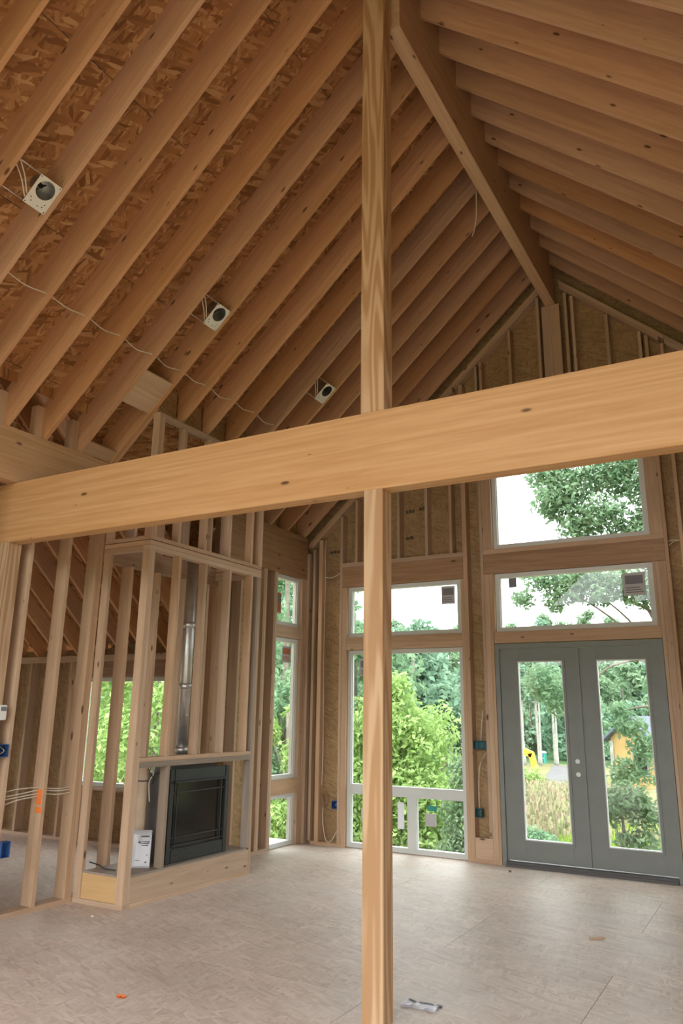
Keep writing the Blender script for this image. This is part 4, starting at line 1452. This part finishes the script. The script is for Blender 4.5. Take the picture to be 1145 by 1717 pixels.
# big near tree outside the doors, trunk hidden by the right door stile
NB = [(-2.0, 14.0, 3.75, .4, .4, .25), (-3.1, 13.8, 3.85, .35, .4, .22), (-1.45, 14.1, 3.8, .4, .4, .3), (-2.9, 14.0, 5.05, .45, .5, .40), (-2.0, 14.2, 4.85, .55, .5, .40), (-3.45, 13.9, 6.15, .40, .5, .40), (-1.2, 14.0, 4.5, .5, .5, .4), (-2.65, 13.9, 3.80, .35, .4, .25), (-1.5, 14.0, 4.15, .45, .4, .3), (-3.15, 13.9, 5.55, .45, .5, .4),
      (-3.02, 14.0, 5.95, .60, .7, .50), (-2.2, 14.3, 6.2, .75, .8, .60), (-1.5, 14.2, 5.95, .8, .9, .65), (-2.45, 13.9, 5.25, .50, .5, .36), (-3.40, 13.8, 5.55, .36, .45, .34),
      (-1.55, 14.3, 5.1, .6, .6, .5), (-3.55, 13.7, 4.05, .40, .4, .26), (-2.95, 13.9, 4.10, .48, .5, .27), (-2.3, 14.0, 4.05, .5, .5, .30), (-3.92, 13.6, 3.72, .20, .3, .16), (-3.35, 13.7, 3.66, .2, .3, .20),
      (-1.8, 14.0, 3.85, .4, .4, .30), (-2.6, 14.4, 7.2, 1.1, 1.0, .8), (-1.2, 14.6, 7.6, 1.3, 1.2, 1.0), (-0.2, 14.8, 6.4, 1.3, 1.2, 1.2), (0.3, 14.8, 4.2, 1.3, 1.2, 1.2),
      (-3.70, 13.8, 2.25, .34, .4, .36), (-3.45, 13.9, 1.95, .24, .3, .30), (-2.3, 13.8, 1.55, .30, .3, .20), (-2.1, 13.8, 1.22, .28, .3, .24), (-2.45, 13.9, 1.80, .22, .25, .12), (-2.35, 13.9, 0.80, .40, .35, .26)]
nt = tree('maple_tree', 'large leafy maple close outside, seen through the upper window and doors', -1.45, 14.6, NB, 52000, 0.050, 'leaf', 21, 'bark', 0.16)
for pts in ([(-1.45, 14.5, 2.0), (-1.9, 14.2, 2.6), (-2.5, 14.0, 2.55), (-2.95, 13.9, 2.2)], [(-1.45, 14.5, 1.3), (-1.9, 14.1, 1.85), (-2.5, 13.9, 1.75)],
            [(-1.45, 14.5, 4.6), (-2.0, 14.2, 4.9), (-2.7, 14.0, 5.6)], [(-1.45, 14.6, 3.2), (-2.2, 14.2, 3.7), (-3.2, 13.8, 4.1)]):
    limb(nt, pts, 0.035, 0.012, 'bark')
gs = tree('grey_shrub', 'small grey-leaved tree with pale crooked stem outside the right door', -2.42, 13.2,
          [(-2.35, 13.2, 0.45, .42, .4, .28), (-2.05, 13.2, 0.25, .32, .3, .28), (-2.62, 13.2, 0.25, .30, .3, .22), (-2.2, 13.2, -.15, .4, .3, .16), (-2.05, 13.0, -1.0, .45, .3, .25)], 2600, 0.05, 'leaf_grey', 22, 'birch', 0.045)
limb(gs, [(-2.42, 13.2, -1.3), (-2.2, 13.1, -0.75), (-1.95, 13.1, -0.55), (-1.75, 13.1, -0.62)], 0.02, 0.01, 'bark')
# trees filling the picture window
tree('young_maple', 'bright green bushy maple filling the picture window', -8.5, 18,
     [(-8.9, 18, 1.5, 1.1, 1.0, .9), (-8.0, 18.2, 1.1, 1.1, 1.0, .9), (-9.6, 18.3, .7, 1.1, 1.0, 1.0), (-8.6, 17.8, .0, 1.3, 1.0, .9), (-7.6, 18, -.2, 1.0, 1.0, .9), (-9.8, 18, -.9, 1.3, 1.0, 1.0), (-8.6, 17.8, -1.2, 1.5, 1.0, .8), (-7.3, 18.1, -1.3, 1.0, 1.0, .7), (-8.7, 18, 2.3, .6, .6, .5)], 20000, 0.075, 'leaf_bright', 23)
tree('young_maple', 'pale green sapling low at the right of the picture window', -6.2, 16.4,
     [(-6.15, 16.4, .4, .40, .4, .7), (-6.25, 16.4, -.4, .5, .5, .6), (-6.1, 16.2, -1.0, .6, .5, .5), (-6.4, 16.3, -1.3, .6, .5, .4)], 5000, 0.055, 'leaf_grey', 24)
tree('oak_tree', 'tall blue-green tree behind the bright maple', -16.2, 36, auto_blobs(-16.2, 36, -1.0, 5.0, 4.2, 12, 31), 9000, 0.22, 'leaf_blue', 25, tr=0.25)
tree('pointed_tree', 'pointed treetop rising into the transom over the picture window', -17.4, 39, [(-17.4, 39, 1.5, 2.4, 2.4, 2.4), (-17.4, 39, 3.6, 1.9, 1.9, 1.6), (-17.2, 39, 5.0, 1.3, 1.3, 1.0), (-17.1, 39, 6.0, .75, .75, .8), (-18.3, 39, 5.0, .8, .8, .7)], 6000, 0.22, 'leaf_blue', 26, tr=0.2)
tree('oak_tree', 'tall green tree glimpsed left of the post in the picture window', -11.2, 20.5, auto_blobs(-11.2, 20.5, -1.2, 5.6, 2.0, 12, 33), 9000, 0.13, 'leaf', 27, tr=0.16)
tree('oak_tree', 'blue-green tree at the right edge of the picture window', -11.0, 27, auto_blobs(-11.0, 27, -2.0, 2.6, 1.6, 8, 34), 6000, 0.13, 'leaf_blue', 28, tr=0.16)
tree('roadside_tree', 'leafy tree outside the narrow left windows', -11.6, 17.4, auto_blobs(-11.6, 17.4, -1.6, 6.8, 1.9, 14, 35), 15000, 0.085, 'leaf', 29, tr=0.14)
tree('roadside_tree', 'bright low tree outside the narrow left windows', -10.0, 15.2, auto_blobs(-10.0, 15.2, -1.6, 1.9, 1.1, 8, 36), 9000, 0.055, 'leaf_bright', 30, tr=0.09)
tree('hedge_tree', 'bright tree outside the right part of the side-room window', -14.6, 15.8, auto_blobs(-14.6, 15.8, -1.6, 4.2, 2.3, 12, 37), 15000, 0.085, 'leaf_bright', 31)
tree('hedge_tree', 'bright tree outside the left part of the side-room window', -17.5, 14.4, auto_blobs(-17.5, 14.4, -1.6, 4.6, 2.4, 12, 38), 15000, 0.085, 'leaf_bright', 32)
tree('hedge_tree', 'green tree beyond the side-room window at far left', -21.5, 16.5, auto_blobs(-21.5, 16.5, -1.6, 6.0, 3.0, 12, 39), 7000, 0.16, 'leaf', 33)
tree('oak_tree', 'green tree further back between the left windows', -16.5, 25.5, auto_blobs(-16.5, 25.5, -1.6, 6.5, 3.4, 13, 40), 8000, 0.18, 'leaf', 34, tr=0.2)
tree('oak_tree', 'broad tree far behind the left windows', -24.0, 31.0, auto_blobs(-24, 31, -2.0, 9.0, 4.6, 13, 41), 8000, 0.26, 'leaf_blue', 35, tr=0.25)
# shrubs in the field
for k, (x_, y_, rx, zt, lab) in enumerate(((-5.2, 19.6, 0.7, -1.25, 'green shrub at the bottom right of the left door glass'), (-6.2, 21.0, 0.7, -1.35, 'green shrub at the bottom left of the left door glass'), (-6.6, 27.5, 0.6, -1.75, 'shrub in the middle of the field beyond the left door'), (-16.2, 56, 1.3, -2.0, 'yellowish bush in front of the excavator'), (-3.2, 19.5, 0.6, -1.3, 'low shrub beyond the grey-leaved tree'))):
    z_ = zg(x_, y_)
    r = root('shrub', (x_, y_, z_), lab, 'shrub')
    for q in range(3):
        limb(r, [(x_ + 0.1 * q, y_, z_ - 0.1), (x_ + 0.25 * (q - 1), y_, (z_ + zt) / 2), (x_ + 0.45 * (q - 1), y_ + 0.1, zt)], 0.02, 0.008, 'bark', 'stem')
    foliage(r, auto_blobs(x_, y_, z_ + 0.1, zt, rx, 6, 50 + k), 2200, 0.06 if k < 3 else 0.1, ('leaf', 'leaf', 'leaf_bright', 'leaf_bright', 'leaf_bright')[k], 60 + k)
# bright grass bank
gb_v = []
rs = np.random.RandomState(5)
n_ = 16000
gx, gy = -5.6 + 5.0 * rs.rand(n_), 17.5 + 10 * rs.rand(n_)
gz = np.array([zg(a, b) for a, b in zip(gx, gy)])
hh = 0.15 + 0.3 * rs.rand(n_)
an = rs.rand(n_) * 6.28
w_ = 0.02
v = np.stack([np.stack([gx - w_ * np.cos(an), gy - w_ * np.sin(an), gz - 0.02], 1), np.stack([gx + w_ * np.cos(an), gy + w_ * np.sin(an), gz - 0.02], 1),
              np.stack([gx + w_ * .3 * np.cos(an) + .1 * np.sin(an), gy + .1 * np.cos(an), gz + hh], 1), np.stack([gx + .1 * np.sin(an) - w_ * .3, gy + .1 * np.cos(an), gz + hh], 1)], axis=1).reshape(-1, 3)
o = link('grass', leafmesh(v, 'grass'), Matrix.Identity(4))
tag(o, 'bright green long grass on the bank outside the right door', 'grass', kind='stuff')

# dry weeds over the field beyond the left door
n_ = 6500
gy = 22 + 34 * rs.rand(n_) ** 1.3
gx = -0.26 * gy + (rs.rand(n_) - 0.5) * (3.0 + 0.12 * gy)
gz = np.array([zg(a, b) for a, b in zip(gx, gy)])
hh = 0.12 + 0.4 * rs.rand(n_) ** 2
an = rs.rand(n_) * 6.28
w_ = 0.035
v = np.stack([np.stack([gx - w_ * np.cos(an), gy - w_ * np.sin(an), gz - 0.02], 1), np.stack([gx + w_ * np.cos(an), gy + w_ * np.sin(an), gz - 0.02], 1),
              np.stack([gx + .12 * np.sin(an) + w_, gy + .1 * np.cos(an), gz + hh], 1), np.stack([gx + .12 * np.sin(an) - w_, gy + .1 * np.cos(an), gz + hh], 1)], axis=1).reshape(-1, 3)
o = link('weeds', leafmesh(v, 'weeds'), Matrix.Identity(4))
tag(o, 'dry tan and green weeds scattered over the field beyond the left door', 'weeds', kind='stuff')

# birch grove with bare white trunks
for k in range(14):
    f = k / 13
    x_, y_ = -33.5 + 9.0 * f + RNG.uniform(-0.15, 0.15), 104 + (k % 3 - 1) * 4.5
    z_ = zg(x_, y_)
    r = root('birch_tree', (x_, y_, z_), 'slender white-trunked birch in the distant row beyond the left door', 'tree', 'row of distant birches')
    lean = RNG.uniform(-0.5, 0.5)
    limb(r, [(x_, y_, z_ - 0.3), (x_ + lean * 0.4, y_, z_ + 4), (x_ + lean, y_, z_ + 11)], 0.16, 0.09, 'birch', 'trunk')
    foliage(r, auto_blobs(x_ + lean, y_, z_ + 8.5, z_ + 13, 1.0, 5, 90 + k), 500, 0.3, 'leaf_blue', 90 + k)

# distant wooded hillside: shared meshes
rs = np.random.RandomState(77)
fmesh = []
for q in range(3):
    fmesh.append(leafmesh(leaves(auto_blobs(0, 0, 2.0, 11 + q, 4.0, 10, 200 + q), 1800, 0.55, np.random.RandomState(300 + q)), ('leaf_blue', 'leaf', 'leaf_grey')[q]))
tvs, tfs = tube_geo([(0, 0, -1), (0.1, 0, 4), (0, 0, 9)], [0.25, 0.2, 0.1], 6)
tmesh = mesh_from(tvs, tfs, 'bark')
used_ = []
for k in range(700):
    if len(used_) >= 285:
        break
    a = math.radians(90 + 52 * rs.rand()) if k % 3 else math.radians(93 + 14 * rs.rand())
    if len(used_) > 290:
        break
    d = 128 + 130 * rs.rand() if k > 90 else 126 + 34 * rs.rand()
    x_, y_ = -2 + d * math.cos(a), 6 + d * math.sin(a)
    if any((x_ - p_[0]) ** 2 + (y_ - p_[1]) ** 2 < (52 if k % 3 == 0 else 90) for p_ in used_):
        continue
    used_.append((x_, y_))
    r = root('forest_tree', (x_, y_, zg(x_, y_)), 'distant woodland tree on the hillside beyond the field', 'tree', 'distant woodland trees')
    sc = 0.75 + 0.5 * rs.rand()
    R = Matrix.Translation(Vector((x_, y_, zg(x_, y_)))) @ Matrix.Rotation(rs.rand() * 6.28, 4, 'Z') @ Matrix.Scale(sc, 4)
    f = link('foliage', fmesh[int(rs.rand() * 3)], R, r)
    f['kind'] = 'stuff'
    link('trunk', tmesh, R, r)

# neighbouring house under construction
hs = root('neighbour_house', (-11.5, 60, -3.2), 'yellow sheathed house with dark gable roof behind the leaves', 'house')
HR = Matrix.Translation(Vector((-9.6, 58, -3.1))) @ Matrix.Rotation(math.radians(-28), 4, 'Z')
def hmesh(name, verts, faces, mat, parent=hs):
    return link(name, mesh_from(verts, faces, mat), HR, parent)
HWX, HLY, HE, HP = 3.4, 7.0, 3.3, 1.3
hw2 = HWX / 2
body = [(-hw2, 0, 0), (hw2, 0, 0), (hw2, HLY, 0), (-hw2, HLY, 0), (-hw2, 0, HE), (hw2, 0, HE), (hw2, HLY, HE), (-hw2, HLY, HE), (0, 0, HE + HP), (0, HLY, HE + HP)]
hmesh('gable_wall', body, [(0, 1, 5, 8, 4)], 'siding')
hmesh('side_wall', body, [(3, 0, 4, 7), (1, 2, 6, 5), (2, 3, 7, 9, 6)], 'siding2')
ov = 0.45
k_ = HP / hw2
def roofside(s_):
    a = [(0, -ov, HE + HP + 0.05), (s_ * (hw2 + ov), -ov, HE - ov * k_ + 0.05), (s_ * (hw2 + ov), HLY + ov, HE - ov * k_ + 0.05), (0, HLY + ov, HE + HP + 0.05)]
    b = [(p_[0], p_[1], p_[2] + 0.18) for p_ in a]
    return a + b
for s_ in (-1, 1):
    hmesh('roof', roofside(s_), HEXF, 'roofing')
def hbox(name, x0, x1, y0, y1, z0, z1, mat, parent=hs):
    return hmesh(name, [(x0, y0, z0), (x1, y0, z0), (x1, y1, z0), (x0, y1, z0), (x0, y0, z1), (x1, y0, z1), (x1, y1, z1), (x0, y1, z1)], HEXF, mat, parent)
for y0_ in (0.8, 2.4, 4.0, 5.6):
    wf = hbox('window', -hw2 - 0.05, -hw2 + 0.02, y0_, y0_ + 1.2, 0.9, 2.9, 'label_dark')
    hbox('pane', -hw2 - 0.07, -hw2 - 0.051, y0_ + 0.1, y0_ + 1.1, 1.0, 2.8, 'black_glass', wf)
wf = hbox('window', 0.1, 1.3, -0.06, 0.02, 0.9, 2.8, 'label_dark')
hbox('pane', 0.2, 1.2, -0.08, -0.061, 1.0, 2.7, 'black_glass', wf)
hbox('fascia', -hw2 - 0.03, -hw2 + 0.25, -0.10, -0.02, 0, HE - 0.2, 'birch')

# excavator arm, cab and tracks
ex = root('excavator', (-18.6, 66, -3.3), 'yellow excavator reaching its bent arm down in the field', 'excavator')
EM = Matrix.Translation(Vector((-19.9, 62, zg(-19.9, 62))))
def emesh(name, verts, faces, mat, parent=ex):
    return link(name, mesh_from(verts, faces, mat), EM, parent)
def armseg(name, p, q, w0, w1, mat='yellow', parent=ex):
    p, q = Vector(p), Vector(q)
    d = (q - p).normalized()
    s_ = Vector((0, 1, 0)) * 0.22
    n_ = d.cross(Vector((0, 1, 0))).normalized()
    vs = []
    for pt, w in ((p, w0), (q, w1)):
        vs += [pt - n_ * w - s_, pt + n_ * w - s_, pt + n_ * w + s_, pt - n_ * w + s_]
    return emesh(name, vs, HEXF, mat, parent)
def ebox(name, x0, x1, y0, y1, z0, z1, mat, parent=ex):
    return emesh(name, [(x0, y0, z0), (x1, y0, z0), (x1, y1, z0), (x0, y1, z0), (x0, y0, z1), (x1, y0, z1), (x1, y1, z1), (x0, y1, z1)], HEXF, mat, parent)
armseg('boom', (-1.6, 0, 1.4), (0.3, 0, 2.75), 0.30, 0.30)
armseg('boom', (0.3, 0, 2.75), (2.2, 0, 2.1), 0.30, 0.22)
armseg('stick', (2.1, 0, 2.2), (2.45, 0, 0.75), 0.22, 0.14)
emesh('bucket', [(1.9, -.4, .1), (2.6, -.4, .2), (2.6, .4, .2), (1.9, .4, .1), (2.1, -.4, .8), (2.65, -.4, .8), (2.65, .4, .8), (2.1, .4, .8)], HEXF, 'label_dark')
ebox('cab', -3.2, -1.7, -0.8, 0.6, 0.9, 2.4, 'yellow')
ebox('cab_window', -2.9, -1.69, -0.82, 0.5, 1.5, 2.3, 'black_glass')
ebox('track', -3.8, -1.0, -1.2, -0.6, 0.0, 0.8, 'label_dark')
ebox('track', -3.8, -1.0, 0.6, 1.2, 0.0, 0.8, 'label_dark')

pt_ = root('portable_toilet', (-34.4, 126, zg(-34.4, 126)), 'green portable toilet with white roof by the gravel track', 'toilet')
PM = Matrix.Translation(Vector((-34.4, 126, zg(-34.4, 126))))
def pbox(name, x0, x1, y0, y1, z0, z1, mat, parent=pt_):
    return link(name, mesh_from([(x0, y0, z0), (x1, y0, z0), (x1, y1, z0), (x0, y1, z0), (x0, y0, z1), (x1, y0, z1), (x1, y1, z1), (x0, y1, z1)], HEXF, mat), PM, parent)
pbox('cabin', -.55, .55, -.55, .55, 0, 1.6, 'green_plastic')
d_ = pbox('door', -.40, .40, -.57, -.551, .08, 1.5, 'teal')
pbox('handle', .28, .34, -.60, -.571, .75, .9, 'white', d_)
link('roof', mesh_from([(-.6, -.6, 1.6), (.6, -.6, 1.6), (.6, .6, 1.6), (-.6, .6, 1.6), (-.35, -.35, 1.85), (.35, -.35, 1.85), (.35, .35, 1.85), (-.35, .35, 1.85)], HEXF, 'white'), PM, pt_)
